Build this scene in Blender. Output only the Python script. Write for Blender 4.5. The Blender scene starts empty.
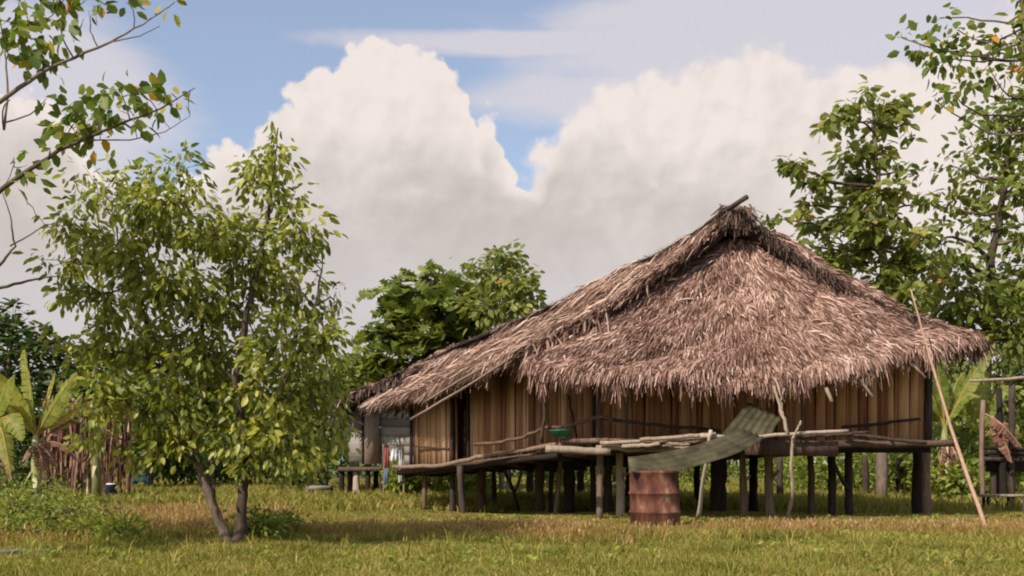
import bpy, math, random
import numpy as np
from mathutils import Vector

# ------------------------------------------------------------------ camera, world, sun
C = bpy.context.scene
COL = C.collection
H = 0.97          # eye height
F = 1100.0        # focal length in pixels
HZ = 464.0        # pixel row of the horizon

cam_d = bpy.data.cameras.new('camera')
cam = bpy.data.objects.new('camera', cam_d)
COL.objects.link(cam)
cam.location = (0, 0, H)
cam.rotation_euler = (math.radians(90), 0, 0)
cam_d.sensor_width = 36
cam_d.lens = F / 1024 * 36
cam_d.shift_y = (HZ - 288) / 1024
cam_d.clip_start = 0.1
cam_d.clip_end = 3000
C.camera = cam
C.cycles.filter_width = 2.0
C.cycles.use_denoising = True
C.cycles.max_bounces = 5
C.cycles.diffuse_bounces = 3
C.cycles.glossy_bounces = 1
C.cycles.transparent_max_bounces = 4
C.view_settings.view_transform = 'Standard'
C.view_settings.look = 'None'
C.view_settings.exposure = 0.18
C.view_settings.gamma = 1.0

SUN_EL = 41.0
SUN_AZ = 221.0     # clockwise from +Y
sd = (math.sin(math.radians(SUN_AZ)) * math.cos(math.radians(SUN_EL)),
      math.cos(math.radians(SUN_AZ)) * math.cos(math.radians(SUN_EL)),
      math.sin(math.radians(SUN_EL)))
sun_d = bpy.data.lights.new('sun', 'SUN')
sun_d.energy = 4.6
sun_d.angle = math.radians(0.6)
sun_d.color = (1.0, 0.93, 0.82)
sun = bpy.data.objects.new('sun', sun_d)
sun.rotation_euler = Vector(sd).to_track_quat('Z', 'Y').to_euler()
sun.location = (-10, -10, 20)
COL.objects.link(sun)

world = bpy.data.worlds.new('World')
C.world = world
world.use_nodes = True
SKY_STRENGTH = 0.15


def build_world():
    nt = world.node_tree
    nt.nodes.clear()
    N, L = nt.nodes.new, nt.links.new

    def math_(op, a, b=None, c=None, clamp=False):
        n = N('ShaderNodeMath'); n.operation = op; n.use_clamp = clamp
        for i, v in enumerate((a, b, c)):
            if v is None: continue
            if isinstance(v, (int, float)): n.inputs[i].default_value = v
            else: L(v, n.inputs[i])
        return n.outputs[0]

    def mixc(f, a, b):
        n = N('ShaderNodeMix'); n.data_type = 'RGBA'
        for s, v in ((n.inputs[0], f), (n.inputs[6], a), (n.inputs[7], b)):
            if isinstance(v, (int, float)): s.default_value = v
            elif isinstance(v, tuple): s.default_value = (*v, 1)
            else: L(v, s)
        return n.outputs[2]

    def ramp(v, lo, hi, smooth=True):
        n = N('ShaderNodeMapRange'); n.interpolation_type = 'SMOOTHSTEP' if smooth else 'LINEAR'
        L(v, n.inputs[0]); n.inputs[1].default_value = lo; n.inputs[2].default_value = hi
        return n.outputs[0]

    tc = N('ShaderNodeTexCoord')
    sx = N('ShaderNodeSeparateXYZ'); L(tc.outputs['Generated'], sx.inputs[0])
    X, Y, Z = sx.outputs
    az = math_('MULTIPLY', math_('ARCTAN2', X, Y), F)
    el = math_('MULTIPLY', math_('ARCSINE', Z), F)
    cv = N('ShaderNodeCombineXYZ'); L(az, cv.inputs[0]); L(el, cv.inputs[1])
    P = cv.outputs[0]

    def ae(px, py):
        a = math.atan((px - 512) / F)
        e = math.atan((HZ - py) / F * math.cos(a))
        return a * F, e * F

    def noise(scale, detail=6, rough=0.55, vec=P, sc=(1, 1, 1), off=(0, 0, 0), dist=0.0):
        m = N('ShaderNodeMapping'); L(vec, m.inputs[0])
        m.inputs['Scale'].default_value = tuple(s * scale for s in sc)
        m.inputs['Location'].default_value = off
        n = N('ShaderNodeTexNoise'); L(m.outputs[0], n.inputs[0])
        n.inputs['Scale'].default_value = 1
        n.inputs['Detail'].default_value = detail; n.inputs['Roughness'].default_value = rough
        n.inputs['Distortion'].default_value = dist
        return math_('SUBTRACT', n.outputs[0], 0.5)

    def field(blobs, k=0.12):
        cur = None
        for (px, py, rx, ry) in blobs:
            a, e = ae(px, py)
            s = N('ShaderNodeVectorMath'); s.operation = 'SUBTRACT'; L(P, s.inputs[0]); s.inputs[1].default_value = (a, e, 0)
            m = N('ShaderNodeVectorMath'); m.operation = 'MULTIPLY'; L(s.outputs[0], m.inputs[0]); m.inputs[1].default_value = (1 / rx, 1 / ry, 0)
            l = N('ShaderNodeVectorMath'); l.operation = 'LENGTH'; L(m.outputs[0], l.inputs[0])
            d = math_('MULTIPLY', math_('SUBTRACT', l.outputs[1], 1.0), (rx + ry) / 120.0)
            cur = d if cur is None else math_('SMOOTH_MIN', cur, d, k)
        return cur

    n_big = noise(1 / 95, 7, 0.52)
    n_fine = noise(1 / 30, 9, 0.62, off=(3, 5, 0))

    def billow(scale, off=(0, 0, 0)):
        w = N('ShaderNodeTexNoise'); mp = N('ShaderNodeMapping'); L(P, mp.inputs[0]); mp.inputs['Scale'].default_value = (scale * .9,) * 3
        L(mp.outputs[0], w.inputs[0]); w.inputs['Scale'].default_value = 1; w.inputs['Detail'].default_value = 4
        ws = N('ShaderNodeVectorMath'); ws.operation = 'SCALE'; L(w.outputs['Color'], ws.inputs[0]); ws.inputs['Scale'].default_value = 1.1
        m = N('ShaderNodeMapping'); L(P, m.inputs[0]); m.inputs['Scale'].default_value = (scale,) * 3; m.inputs['Location'].default_value = off
        ad = N('ShaderNodeVectorMath'); ad.operation = 'ADD'; L(m.outputs[0], ad.inputs[0]); L(ws.outputs[0], ad.inputs[1])
        v = N('ShaderNodeTexVoronoi'); v.feature = 'SMOOTH_F1'; v.inputs['Smoothness'].default_value = .35; v.inputs['Scale'].default_value = 1
        v.voronoi_dimensions = '2D'; L(ad.outputs[0], v.inputs['Vector'])
        return math_('SUBTRACT', v.outputs['Distance'], 0.4)

    b1s = billow(1 / 34, (3 + 7 / 34, 1 - 9 / 34, 0)); b2s = billow(1 / 14, (7 + 4 / 14, 2 - 5 / 14, 0)); b1 = billow(1 / 34, (3, 1, 0)); b2 = billow(1 / 14, (7, 2, 0))
    bb = math_('ADD', math_('MULTIPLY', b1, 0.30), math_('MULTIPLY', b2, 0.12))
    # left cumulus tower and the right bank
    A = field([(378, 92, 42, 48), (385, 62, 20, 22), (322, 100, 30, 30), (300, 125, 24, 20), (425, 108, 40, 46), (350, 105, 40, 34), (415, 155, 60, 50), (495, 222, 40, 34), (448, 172, 42, 62), (487, 165, 17, 50), (470, 190, 50, 40),
               (330, 190, 100, 82), (248, 185, 44, 40), (205, 215, 46, 34), (420, 310, 330, 125), (50, 330, 190, 150), (30, 190, 62, 80)], 0.05)
    B = field([(572, 184, 34, 56), (594, 146, 30, 36), (612, 128, 30, 36), (655, 120, 46, 44), (600, 190, 80, 60), (740, 160, 110, 96), (860, 210, 190, 130), (1050, 200, 170, 170), (930, 120, 70, 50),
               (700, 330, 400, 150)], 0.06)
    nz_ = math_('ADD', math_('ADD', math_('MULTIPLY', n_big, 0.42), math_('MULTIPLY', n_fine, 0.32)), bb)
    dA = math_('ADD', A, nz_)
    dB = math_('ADD', B, math_('MULTIPLY', nz_, 1.25))
    mA = ramp(dA, 0.04, -0.05)
    mB = ramp(dB, 0.11, -0.18)
    # high thin veils, stretched sideways
    n_v = noise(1 / 60, 6, 0.55, sc=(0.16, 1.0, 1), off=(2.2, 0.6, 0), dist=0.4)
    n_v2 = noise(1 / 110, 6, 0.6, sc=(0.5, 1.0, 1), off=(5.2, 3.6, 0), dist=0.3)
    V = field([(620, 42, 230, 12), (880, 35, 330, 60), (760, 20, 120, 40), (30, 110, 110, 90), (700, 90, 200, 30), (760, 10, 200, 22), (980, 40, 120, 60)], 0.3)
    mV = ramp(math_('ADD', V, math_('ADD', math_('MULTIPLY', n_v, 1.2), math_('MULTIPLY', n_v2, 2.4))), 0.75, -0.35)
    mV = math_('ADD', math_('MULTIPLY', mV, 0.60), 0.20)
    # far from the picture: broken cloud all round
    n_all = noise(2.2, 7, 0.55, vec=tc.outputs['Generated'], sc=(1, 1, 2.2))
    m_all = ramp(n_all, -0.03, 0.12)
    away = ramp(math_('ABSOLUTE', az), 640, 900)
    low = ramp(el, 170, 20)
    mask = math_('MAXIMUM', math_('MAXIMUM', mA, mB), math_('MULTIPLY', math_('MAXIMUM', m_all, low), away))
    # tone inside the clouds: bright tops, greyer bases
    n_in = noise(1 / 110, 7, 0.55, off=(9, 1, 0), dist=.6)
    n_in2 = noise(1 / 45, 7, 0.55, off=(1, 7, 0))
    depth = math_('SMOOTH_MIN', dA, math_('ADD', dB, 0.0), 0.2)
    g = math_('ADD', math_('ADD', math_('MULTIPLY', ramp(el, 370, 225), ramp(az, 420, 40)), math_('MULTIPLY', n_in, 1.5)), math_('MULTIPLY', n_in2, 0.55))
    g = math_('MULTIPLY', math_('MINIMUM', math_('MAXIMUM', g, 0.0), 1.0), ramp(depth, -0.02, -0.5))
    rel = math_('ADD', math_('MULTIPLY', math_('SUBTRACT', b1, b1s), 0.34), math_('MULTIPLY', math_('SUBTRACT', b2, b2s), 0.12))
    lowlight = ramp(math_('ADD', el, math_('MULTIPLY', n_in, 120.0)), 235, 150)
    g = math_('ADD', math_('MULTIPLY', g, .84), math_('MULTIPLY', rel, ramp(el, 150, 300)), clamp=True)
    ccol = mixc(g, (0.78, 0.70, 0.66), (0.49, 0.445, 0.42))
    ccol = mixc(math_('MULTIPLY', lowlight, 0.55), ccol, (0.58, 0.56, 0.58))
    vcol = (0.66, 0.61, 0.625)
    bv = N('ShaderNodeBackground'); bv.inputs[0].default_value = (*vcol, 1)
    bc = N('ShaderNodeBackground'); L(ccol, bc.inputs[0])
    sky = N('ShaderNodeTexSky'); sky.sky_type = 'NISHITA'; sky.sun_disc = False
    sky.sun_elevation = math.radians(SUN_EL); sky.sun_rotation = math.radians(SUN_AZ)
    sky.air_density = 1.0; sky.dust_density = 1.4; sky.ozone_density = 1.6
    bs = N('ShaderNodeBackground'); L(sky.outputs[0], bs.inputs[0]); bs.inputs[1].default_value = SKY_STRENGTH
    m1 = N('ShaderNodeMixShader'); L(mV, m1.inputs[0]); L(bs.outputs[0], m1.inputs[1]); L(bv.outputs[0], m1.inputs[2])
    m2 = N('ShaderNodeMixShader'); L(mask, m2.inputs[0]); L(m1.outputs[0], m2.inputs[1]); L(bc.outputs[0], m2.inputs[2])
    out = N('ShaderNodeOutputWorld'); L(m2.outputs[0], out.inputs[0])


build_world()

# ------------------------------------------------------------------ helpers
rng = np.random.default_rng(11)
random.seed(5)


def P(px, py, D):
    return np.array([(px - 512) * D / F, D, H + (HZ - py) * D / F])


def gz(x, y):
    return 0.03 * np.sin(x * 0.9 + 1.3) * np.cos(y * 0.7) + 0.02 * np.sin(x * 2.3 + y * 1.7)


def footD(fy):
    return F * H / (fy - HZ)


def unit(a):
    a = np.asarray(a, float)
    return a / np.maximum(np.linalg.norm(a, axis=-1, keepdims=True), 1e-9)


class MB:
    def __init__(s): s.v = []; s.f = {}; s.r = []; s.n = 0

    def add(s, v, faces, r=None):
        v = np.asarray(v, float).reshape(-1, 3)
        for fa in faces:
            fa = np.asarray(fa, np.int64)
            s.f.setdefault(fa.shape[1], []).append(fa + s.n)
        s.v.append(v)
        if r is None: r = rng.random()
        s.r.append(np.broadcast_to(np.asarray(r, float), (len(v),)))
        s.n += len(v)

    def build(s, name, mat, parent=None, org=(0, 0, 0), smooth=False):
        me = bpy.data.meshes.new(name)
        v = np.concatenate(s.v) - np.asarray(org, float)
        loops = []; starts = []; k0 = 0
        for k, lst in s.f.items():
            fa = np.concatenate(lst)
            loops.append(fa.ravel()); starts.append(k0 + np.arange(len(fa)) * k); k0 += fa.size
        loops = np.concatenate(loops); starts = np.concatenate(starts)
        me.vertices.add(len(v)); me.vertices.foreach_set('co', v.ravel())
        me.loops.add(len(loops)); me.loops.foreach_set('vertex_index', loops.astype(np.int32))
        me.polygons.add(len(starts)); me.polygons.foreach_set('loop_start', starts.astype(np.int32))
        me.update(calc_edges=True)
        at = me.attributes.new('rnd', 'FLOAT', 'POINT'); at.data.foreach_set('value', np.concatenate(s.r).astype(np.float32))
        me.validate()
        if smooth: me.polygons.foreach_set('use_smooth', np.ones(len(me.polygons), bool))
        me.materials.append(mat)
        o = bpy.data.objects.new(name, me); COL.objects.link(o)
        if parent is None: o.location = org
        else: o.parent = parent
        return o

    # --- shapes
    def tube(s, pts, rad, sides=7, r=None, wob=0.0, cap=True):
        pts = np.asarray(pts, float); n = len(pts)
        rad = np.broadcast_to(np.asarray(rad, float), (n,))
        tan = unit(np.gradient(pts, axis=0))
        ref = np.array([0.31, 0.83, 0.11]) if abs(tan[0][2]) > 0.6 else np.array([0.1, 0.15, 1.0])
        a = np.arange(sides) / sides * 2 * math.pi
        vs = []
        for i in range(n):
            u = unit(np.cross(tan[i], ref)); w = np.cross(tan[i], u)
            rr = rad[i] * (1 + wob * (rng.random(sides) - .5))
            vs.append(pts[i] + np.outer(np.cos(a) * rr, u) + np.outer(np.sin(a) * rr, w))
        v = np.concatenate(vs)
        q = []
        for i in range(n - 1):
            for j in range(sides):
                q.append((i * sides + j, i * sides + (j + 1) % sides, (i + 1) * sides + (j + 1) % sides, (i + 1) * sides + j))
        fs = [np.array(q)]
        if cap:
            fs.append(np.array([list(range(sides))[::-1], [(n - 1) * sides + j for j in range(sides)]]))
        s.add(v, fs, r)
        return s

    def log(s, p0, p1, r0, r1=None, n=7, sides=8, bend=0.02, wob=0.16, r=None):
        p0 = np.asarray(p0, float); p1 = np.asarray(p1, float); r1 = r0 if r1 is None else r1
        t = np.linspace(0, 1, n)[:, None]
        L = np.linalg.norm(p1 - p0)
        off = (rng.random(3) - .5) * 2 * bend * L
        pts = p0 * (1 - t) + p1 * t + np.sin(t * math.pi) * off + (rng.random((n, 3)) - .5) * bend * 0.35 * L
        rad = (r0 + (r1 - r0) * t[:, 0]) * (1 + 0.12 * (rng.random(n) - .5))
        return s.tube(pts, rad, sides, r, wob)

    def hexa(s, c, r=None):           # 8 corners: bottom 4 then top 4
        s.add(c, [np.array([(0, 3, 2, 1), (4, 5, 6, 7), (0, 1, 5, 4), (1, 2, 6, 5), (2, 3, 7, 6), (3, 0, 4, 7)])], r)
        return s

    def bar(s, p0, p1, w, t, up=(0, 0, 1), r=None):
        p0 = np.asarray(p0, float); p1 = np.asarray(p1, float)
        d = unit(p1 - p0); u = unit(np.cross(d, np.asarray(up, float))); v = np.cross(u, d)
        c = []
        for p in (p0, p1):
            for a, b in ((-1, -1), (1, -1), (1, 1), (-1, 1)):
                c.append(p + u * w / 2 * a + v * t / 2 * b)
        return s.hexa(c, r)


def tag(o, label=None, cat=None, group=None, kind=None):
    if label: o['label'] = label
    if cat: o['category'] = cat
    if group: o['group'] = group
    if kind: o['kind'] = kind
    return o


class Thing:
    def __init__(s, name, label, cat, org, group=None):
        s.org = np.asarray(org, float)
        s.root = bpy.data.objects.new(name, None); COL.objects.link(s.root)
        s.root.location = s.org; s.root.empty_display_size = 0.2
        tag(s.root, label, cat, group)

    def part(s, name, mb, mat, parent=None, smooth=False, label=None):
        o = mb.build(name, mat, parent or s.root, s.org, smooth)
        if label: o['label'] = label
        return o


def single(name, mb, mat, org, label, cat, group=None, smooth=False):
    return tag(mb.build(name, mat, None, org, smooth), label, cat, group)


# ------------------------------------------------------------------ materials
def new_mat(name):
    m = bpy.data.materials.new(name); m.use_nodes = True
    nt = m.node_tree; nt.nodes.clear()
    return m, nt, nt.nodes.new, nt.links.new


def ramp_node(nt, stops):
    n = nt.nodes.new('ShaderNodeValToRGB'); e = n.color_ramp.elements
    while len(e) < len(stops): e.new(0.5)
    for i, (p, c) in enumerate(stops): e[i].position = p; e[i].color = (*c, 1)
    return n


def leaf_mat(name, stops, trans=0.35, rough=0.5, patch=0.25, pscale=1.2, spec=0.3):
    m, nt, N, L = new_mat(name)
    at = N('ShaderNodeAttribute'); at.attribute_name = 'rnd'
    g = N('ShaderNodeNewGeometry')
    nz = N('ShaderNodeTexNoise'); nz.inputs['Scale'].default_value = pscale; nz.inputs['Detail'].default_value = 3
    L(g.outputs['Position'], nz.inputs[0])
    a = N('ShaderNodeMath'); a.operation = 'MULTIPLY_ADD'; L(nz.outputs[0], a.inputs[0]); a.inputs[1].default_value = patch * 2
    sub = N('ShaderNodeMath'); sub.operation = 'SUBTRACT'; L(at.outputs['Fac'], sub.inputs[0]); sub.inputs[1].default_value = patch
    L(sub.outputs[0], a.inputs[2])
    r = ramp_node(nt, stops); L(a.outputs[0], r.inputs[0])
    p = N('ShaderNodeBsdfPrincipled'); L(r.outputs[0], p.inputs['Base Color']); p.inputs['Roughness'].default_value = rough
    p.inputs['Specular IOR Level'].default_value = spec
    out = N('ShaderNodeOutputMaterial')
    if trans > 0:
        t = N('ShaderNodeBsdfTranslucent')
        hs = N('ShaderNodeHueSaturation'); L(r.outputs[0], hs.inputs['Color']); hs.inputs['Value'].default_value = 1.5; hs.inputs['Saturation'].default_value = 1.1
        L(hs.outputs[0], t.inputs[0])
        mx = N('ShaderNodeMixShader'); mx.inputs[0].default_value = trans
        L(p.outputs[0], mx.inputs[1]); L(t.outputs[0], mx.inputs[2]); L(mx.outputs[0], out.inputs[0])
    else:
        L(p.outputs[0], out.inputs[0])
    return m


def wood_mat(name, stops, stretch=(6, 6, 0.8), scale=4.0, rough=0.85, bump=0.4, rnd=0.5, noise_amt=0.9):
    m, nt, N, L = new_mat(name)
    at = N('ShaderNodeAttribute'); at.attribute_name = 'rnd'
    tc = N('ShaderNodeTexCoord'); mp = N('ShaderNodeMapping'); L(tc.outputs['Object'], mp.inputs[0]); mp.inputs['Scale'].default_value = stretch
    nz = N('ShaderNodeTexNoise'); L(mp.outputs[0], nz.inputs[0]); nz.inputs['Scale'].default_value = scale; nz.inputs['Detail'].default_value = 6; nz.inputs['Roughness'].default_value = 0.65
    a = N('ShaderNodeMath'); a.operation = 'MULTIPLY_ADD'; L(nz.outputs[0], a.inputs[0]); a.inputs[1].default_value = noise_amt
    b = N('ShaderNodeMath'); b.operation = 'MULTIPLY_ADD'; L(at.outputs['Fac'], b.inputs[0]); b.inputs[1].default_value = rnd; b.inputs[2].default_value = -rnd / 2 - noise_amt / 2 + 0.5
    L(b.outputs[0], a.inputs[2])
    r = ramp_node(nt, stops); L(a.outputs[0], r.inputs[0])
    p = N('ShaderNodeBsdfPrincipled'); L(r.outputs[0], p.inputs['Base Color']); p.inputs['Roughness'].default_value = rough
    p.inputs['Specular IOR Level'].default_value = 0.25
    bp = N('ShaderNodeBump'); bp.inputs['Strength'].default_value = bump; bp.inputs['Distance'].default_value = 0.02
    L(nz.outputs[0], bp.inputs['Height']); L(bp.outputs[0], p.inputs['Normal'])
    out = N('ShaderNodeOutputMaterial'); L(p.outputs[0], out.inputs[0])
    return m


M = {}
M['thatch'] = leaf_mat('thatch', [(0.0, (0.065, 0.030, 0.020)), (0.28, (0.14, 0.073, 0.052)), (0.55, (0.25, 0.138, 0.103)), (0.82, (0.39, 0.240, 0.185)), (1.0, (0.58, 0.40, 0.32))], trans=0.04, rough=0.85, patch=0.36, pscale=1.0, spec=.15)
M['thatch_side'] = leaf_mat('thatch_side', [(0.0, (0.070, 0.034, 0.023)), (0.28, (0.145, 0.08, 0.057)), (0.55, (0.26, 0.152, 0.112)), (0.82, (0.40, 0.26, 0.197)), (1.0, (0.58, 0.42, 0.33))], trans=0.04, rough=0.85, patch=0.36, pscale=0.9, spec=.15)
M['thatch_core'] = wood_mat('thatch_core', [(0.2, (0.022, 0.014, 0.010)), (0.8, (0.06, 0.038, 0.029))])
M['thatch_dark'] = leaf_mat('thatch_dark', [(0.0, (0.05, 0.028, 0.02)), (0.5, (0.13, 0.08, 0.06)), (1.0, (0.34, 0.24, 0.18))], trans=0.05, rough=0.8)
M['bark_wall'] = wood_mat('bark_wall', [(0.08, (0.085, 0.028, 0.011)), (0.40, (0.36, 0.165, 0.070)), (0.7, (0.60, 0.325, 0.15)), (0.95, (0.78, 0.50, 0.29))], stretch=(11, 11, 0.4), scale=2.4, rnd=0.5, noise_amt=0.85)
M['bark_wall_lit'] = wood_mat('bark_wall_lit', [(0.12, (0.17, 0.08, 0.036)), (0.42, (0.42, 0.235, 0.115)), (0.75, (0.60, 0.375, 0.205)), (0.95, (0.74, 0.52, 0.33))], stretch=(9, 9, 0.4), scale=2.2, rnd=0.75, noise_amt=0.95)  # sunlight on the side wall put into a paler bark colour
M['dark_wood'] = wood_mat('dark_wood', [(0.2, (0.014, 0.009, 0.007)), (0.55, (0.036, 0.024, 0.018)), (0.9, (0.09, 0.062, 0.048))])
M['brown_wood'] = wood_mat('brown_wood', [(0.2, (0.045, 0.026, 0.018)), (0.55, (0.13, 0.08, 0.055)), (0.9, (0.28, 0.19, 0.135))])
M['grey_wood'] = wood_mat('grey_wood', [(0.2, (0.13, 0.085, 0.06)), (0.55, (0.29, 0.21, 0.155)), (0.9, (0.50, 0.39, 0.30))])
M['pale_wood'] = wood_mat('pale_wood', [(0.2, (0.20, 0.145, 0.10)), (0.55, (0.36, 0.28, 0.205)), (0.9, (0.56, 0.46, 0.36))])
M['pink_pole'] = wood_mat('pink_pole', [(0.2, (0.26, 0.15, 0.10)), (0.55, (0.42, 0.27, 0.19)), (0.9, (0.58, 0.42, 0.32))])
M['board'] = wood_mat('board', [(0.15, (0.10, 0.08, 0.068)), (0.5, (0.25, 0.215, 0.185)), (0.9, (0.38, 0.34, 0.30))], stretch=(0.7, 0.7, 9), scale=3)
M['tree_bark'] = wood_mat('tree_bark', [(0.2, (0.045, 0.03, 0.022)), (0.55, (0.12, 0.085, 0.06)), (0.9, (0.24, 0.18, 0.135))], stretch=(3, 3, 1.2), scale=6)
M['pale_bark'] = wood_mat('pale_bark', [(0.2, (0.12, 0.095, 0.075)), (0.55, (0.24, 0.20, 0.16)), (0.9, (0.38, 0.33, 0.28))], stretch=(3, 3, 1.2), scale=6)

G1 = (0.018, 0.045, 0.008)
M['leaf_fore'] = leaf_mat('leaf_fore', [(0.0, (0.065, 0.095, 0.015)), (0.35, (0.175, 0.21, 0.032)), (0.7, (0.36, 0.365, 0.06)), (1.0, (0.60, 0.54, 0.12))], trans=0.42, patch=0.12, rough=0.42, spec=0.45)
M['leaf_over'] = leaf_mat('leaf_over', [(0.0, (0.06, 0.10, 0.02)), (0.45, (0.13, 0.18, 0.03)), (0.74, (0.23, 0.26, 0.05)), (0.85, (0.50, 0.38, 0.07)), (0.94, (0.65, 0.30, 0.06)), (1.0, (0.5, 0.13, 0.05))], trans=0.45, patch=0.03)
M['leaf_bread'] = leaf_mat('leaf_bread', [(0.0, (0.065, 0.095, 0.018)), (0.55, (0.165, 0.20, 0.036)), (1.0, (0.36, 0.38, 0.09))], trans=0.3, rough=0.35, spec=0.5, patch=0.1)
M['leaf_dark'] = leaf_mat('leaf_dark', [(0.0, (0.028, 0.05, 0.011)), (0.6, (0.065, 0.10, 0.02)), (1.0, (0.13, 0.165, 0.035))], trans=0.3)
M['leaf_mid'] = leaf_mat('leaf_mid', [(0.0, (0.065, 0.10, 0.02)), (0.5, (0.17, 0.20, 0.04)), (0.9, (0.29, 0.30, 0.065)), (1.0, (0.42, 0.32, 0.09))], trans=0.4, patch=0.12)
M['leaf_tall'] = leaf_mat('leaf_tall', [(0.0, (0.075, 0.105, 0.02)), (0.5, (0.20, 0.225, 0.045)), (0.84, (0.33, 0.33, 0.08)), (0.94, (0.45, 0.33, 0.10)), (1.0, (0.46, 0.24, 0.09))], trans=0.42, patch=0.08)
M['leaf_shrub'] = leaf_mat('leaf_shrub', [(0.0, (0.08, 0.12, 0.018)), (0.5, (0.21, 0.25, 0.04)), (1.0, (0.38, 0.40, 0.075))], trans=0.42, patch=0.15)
M['banana_leaf'] = leaf_mat('banana_leaf', [(0.0, (0.10, 0.14, 0.022)), (0.45, (0.25, 0.26, 0.042)), (0.8, (0.42, 0.36, 0.075)), (1.0, (0.52, 0.28, 0.11))], trans=0.35, rough=0.5, patch=0.45, pscale=7)
M['dry_leaf'] = leaf_mat('dry_leaf', [(0.0, (0.05, 0.018, 0.012)), (0.45, (0.17, 0.07, 0.045)), (0.85, (0.38, 0.22, 0.14)), (1.0, (0.62, 0.47, 0.34))], trans=0.15, rough=0.7, patch=0.3, pscale=6)
M['banana_stem'] = leaf_mat('banana_stem', [(0.0, (0.10, 0.09, 0.03)), (0.5, (0.20, 0.21, 0.07)), (1.0, (0.36, 0.34, 0.15))], trans=0.0, patch=0.4, pscale=5)
M['grass'] = leaf_mat('grass', [(0.0, (0.12, 0.13, 0.024)), (0.45, (0.25, 0.235, 0.044)), (0.8, (0.36, 0.31, 0.07)), (1.0, (0.50, 0.39, 0.14))], trans=0.4, patch=0.5, pscale=1.1, spec=0.2)
M['grass_seed'] = leaf_mat('grass_seed', [(0.0, (0.16, 0.15, 0.030)), (0.35, (0.29, 0.22, 0.052)), (0.7, (0.37, 0.205, 0.080)), (1.0, (0.52, 0.35, 0.19))], trans=0.3, patch=0.35, pscale=0.9, spec=0.2)
M['grass_far'] = leaf_mat('grass_far', [(0.0, (0.14, 0.165, 0.026)), (0.5, (0.26, 0.24, 0.045)), (1.0, (0.40, 0.29, 0.09))], trans=0.38, patch=0.35, pscale=0.3, spec=0.2)


def ground_mat():
    m, nt, N, L = new_mat('ground')
    tc = N('ShaderNodeTexCoord')
    nz = N('ShaderNodeTexNoise'); L(tc.outputs['Object'], nz.inputs[0]); nz.inputs['Scale'].default_value = 0.6; nz.inputs['Detail'].default_value = 8
    r = ramp_node(nt, [(0.3, (0.055, 0.06, 0.014)), (0.5, (0.10, 0.095, 0.02)), (0.7, (0.13, 0.105, 0.035))]); L(nz.outputs[0], r.inputs[0])
    p = N('ShaderNodeBsdfPrincipled'); L(r.outputs[0], p.inputs['Base Color']); p.inputs['Roughness'].default_value = 0.95
    n2 = N('ShaderNodeTexNoise'); L(tc.outputs['Object'], n2.inputs[0]); n2.inputs['Scale'].default_value = 18; n2.inputs['Detail'].default_value = 6
    bp = N('ShaderNodeBump'); bp.inputs['Strength'].default_value = 0.8; bp.inputs['Distance'].default_value = 0.05; L(n2.outputs[0], bp.inputs['Height']); L(bp.outputs[0], p.inputs['Normal'])
    out = N('ShaderNodeOutputMaterial'); L(p.outputs[0], out.inputs[0])
    return m


def simple_mat(name, stops, scale=6, rough=0.7, metal=0.0, bump=0.2, stretch=(1, 1, 1), spec=0.3):
    m, nt, N, L = new_mat(name)
    tc = N('ShaderNodeTexCoord'); mp = N('ShaderNodeMapping'); L(tc.outputs['Object'], mp.inputs[0]); mp.inputs['Scale'].default_value = stretch
    nz = N('ShaderNodeTexNoise'); L(mp.outputs[0], nz.inputs[0]); nz.inputs['Scale'].default_value = scale; nz.inputs['Detail'].default_value = 7; nz.inputs['Roughness'].default_value = 0.65
    r = ramp_node(nt, stops); L(nz.outputs[0], r.inputs[0])
    p = N('ShaderNodeBsdfPrincipled'); L(r.outputs[0], p.inputs['Base Color']); p.inputs['Roughness'].default_value = rough; p.inputs['Metallic'].default_value = metal
    p.inputs['Specular IOR Level'].default_value = spec
    bp = N('ShaderNodeBump'); bp.inputs['Strength'].default_value = bump; bp.inputs['Distance'].default_value = 0.02; L(nz.outputs[0], bp.inputs['Height']); L(bp.outputs[0], p.inputs['Normal'])
    out = N('ShaderNodeOutputMaterial'); L(p.outputs[0], out.inputs[0])
    return m


M['ground'] = ground_mat()
M['dirt'] = simple_mat('dirt', [(0.3, (0.13, 0.11, 0.09)), (0.7, (0.27, 0.235, 0.2))], 4, 0.95)
M['rust'] = simple_mat('rust', [(0.36, (0.028, 0.012, 0.009)), (0.46, (0.095, 0.032, 0.019)), (0.56, (0.16, 0.058, 0.034)), (0.68, (0.32, 0.19, 0.135))], 3.6, 0.85, 0.0, 0.7, (1, 1, 0.5))
M['tin'] = simple_mat('tin', [(0.28, (0.018, 0.014, 0.008)), (0.45, (0.052, 0.044, 0.021)), (0.6, (0.095, 0.08, 0.04)), (0.75, (0.21, 0.155, 0.10))], 2.6, 0.75, 0.05, 0.3)
M['green_plastic'] = simple_mat('green_plastic', [(0.3, (0.02, 0.13, 0.07)), (0.7, (0.035, 0.2, 0.11))], 3, 0.4)
M['red_cloth'] = simple_mat('red_cloth', [(0.3, (0.20, 0.05, 0.045)), (0.7, (0.36, 0.10, 0.09))], 4, 0.9)
M['white_cloth'] = simple_mat('white_cloth', [(0.3, (0.5, 0.48, 0.5)), (0.7, (0.72, 0.7, 0.7))], 4, 0.9)
M['blue_cloth'] = simple_mat('blue_cloth', [(0.3, (0.10, 0.15, 0.24)), (0.7, (0.2, 0.26, 0.36))], 4, 0.9)
M['dark_plastic'] = simple_mat('dark_plastic', [(0.3, (0.02, 0.03, 0.055)), (0.7, (0.05, 0.065, 0.1))], 4, 0.5)
M['teal_cloth'] = simple_mat('teal_cloth', [(0.3, (0.006, 0.03, 0.03)), (0.7, (0.01, 0.05, 0.05))], 4, 0.8)

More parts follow.
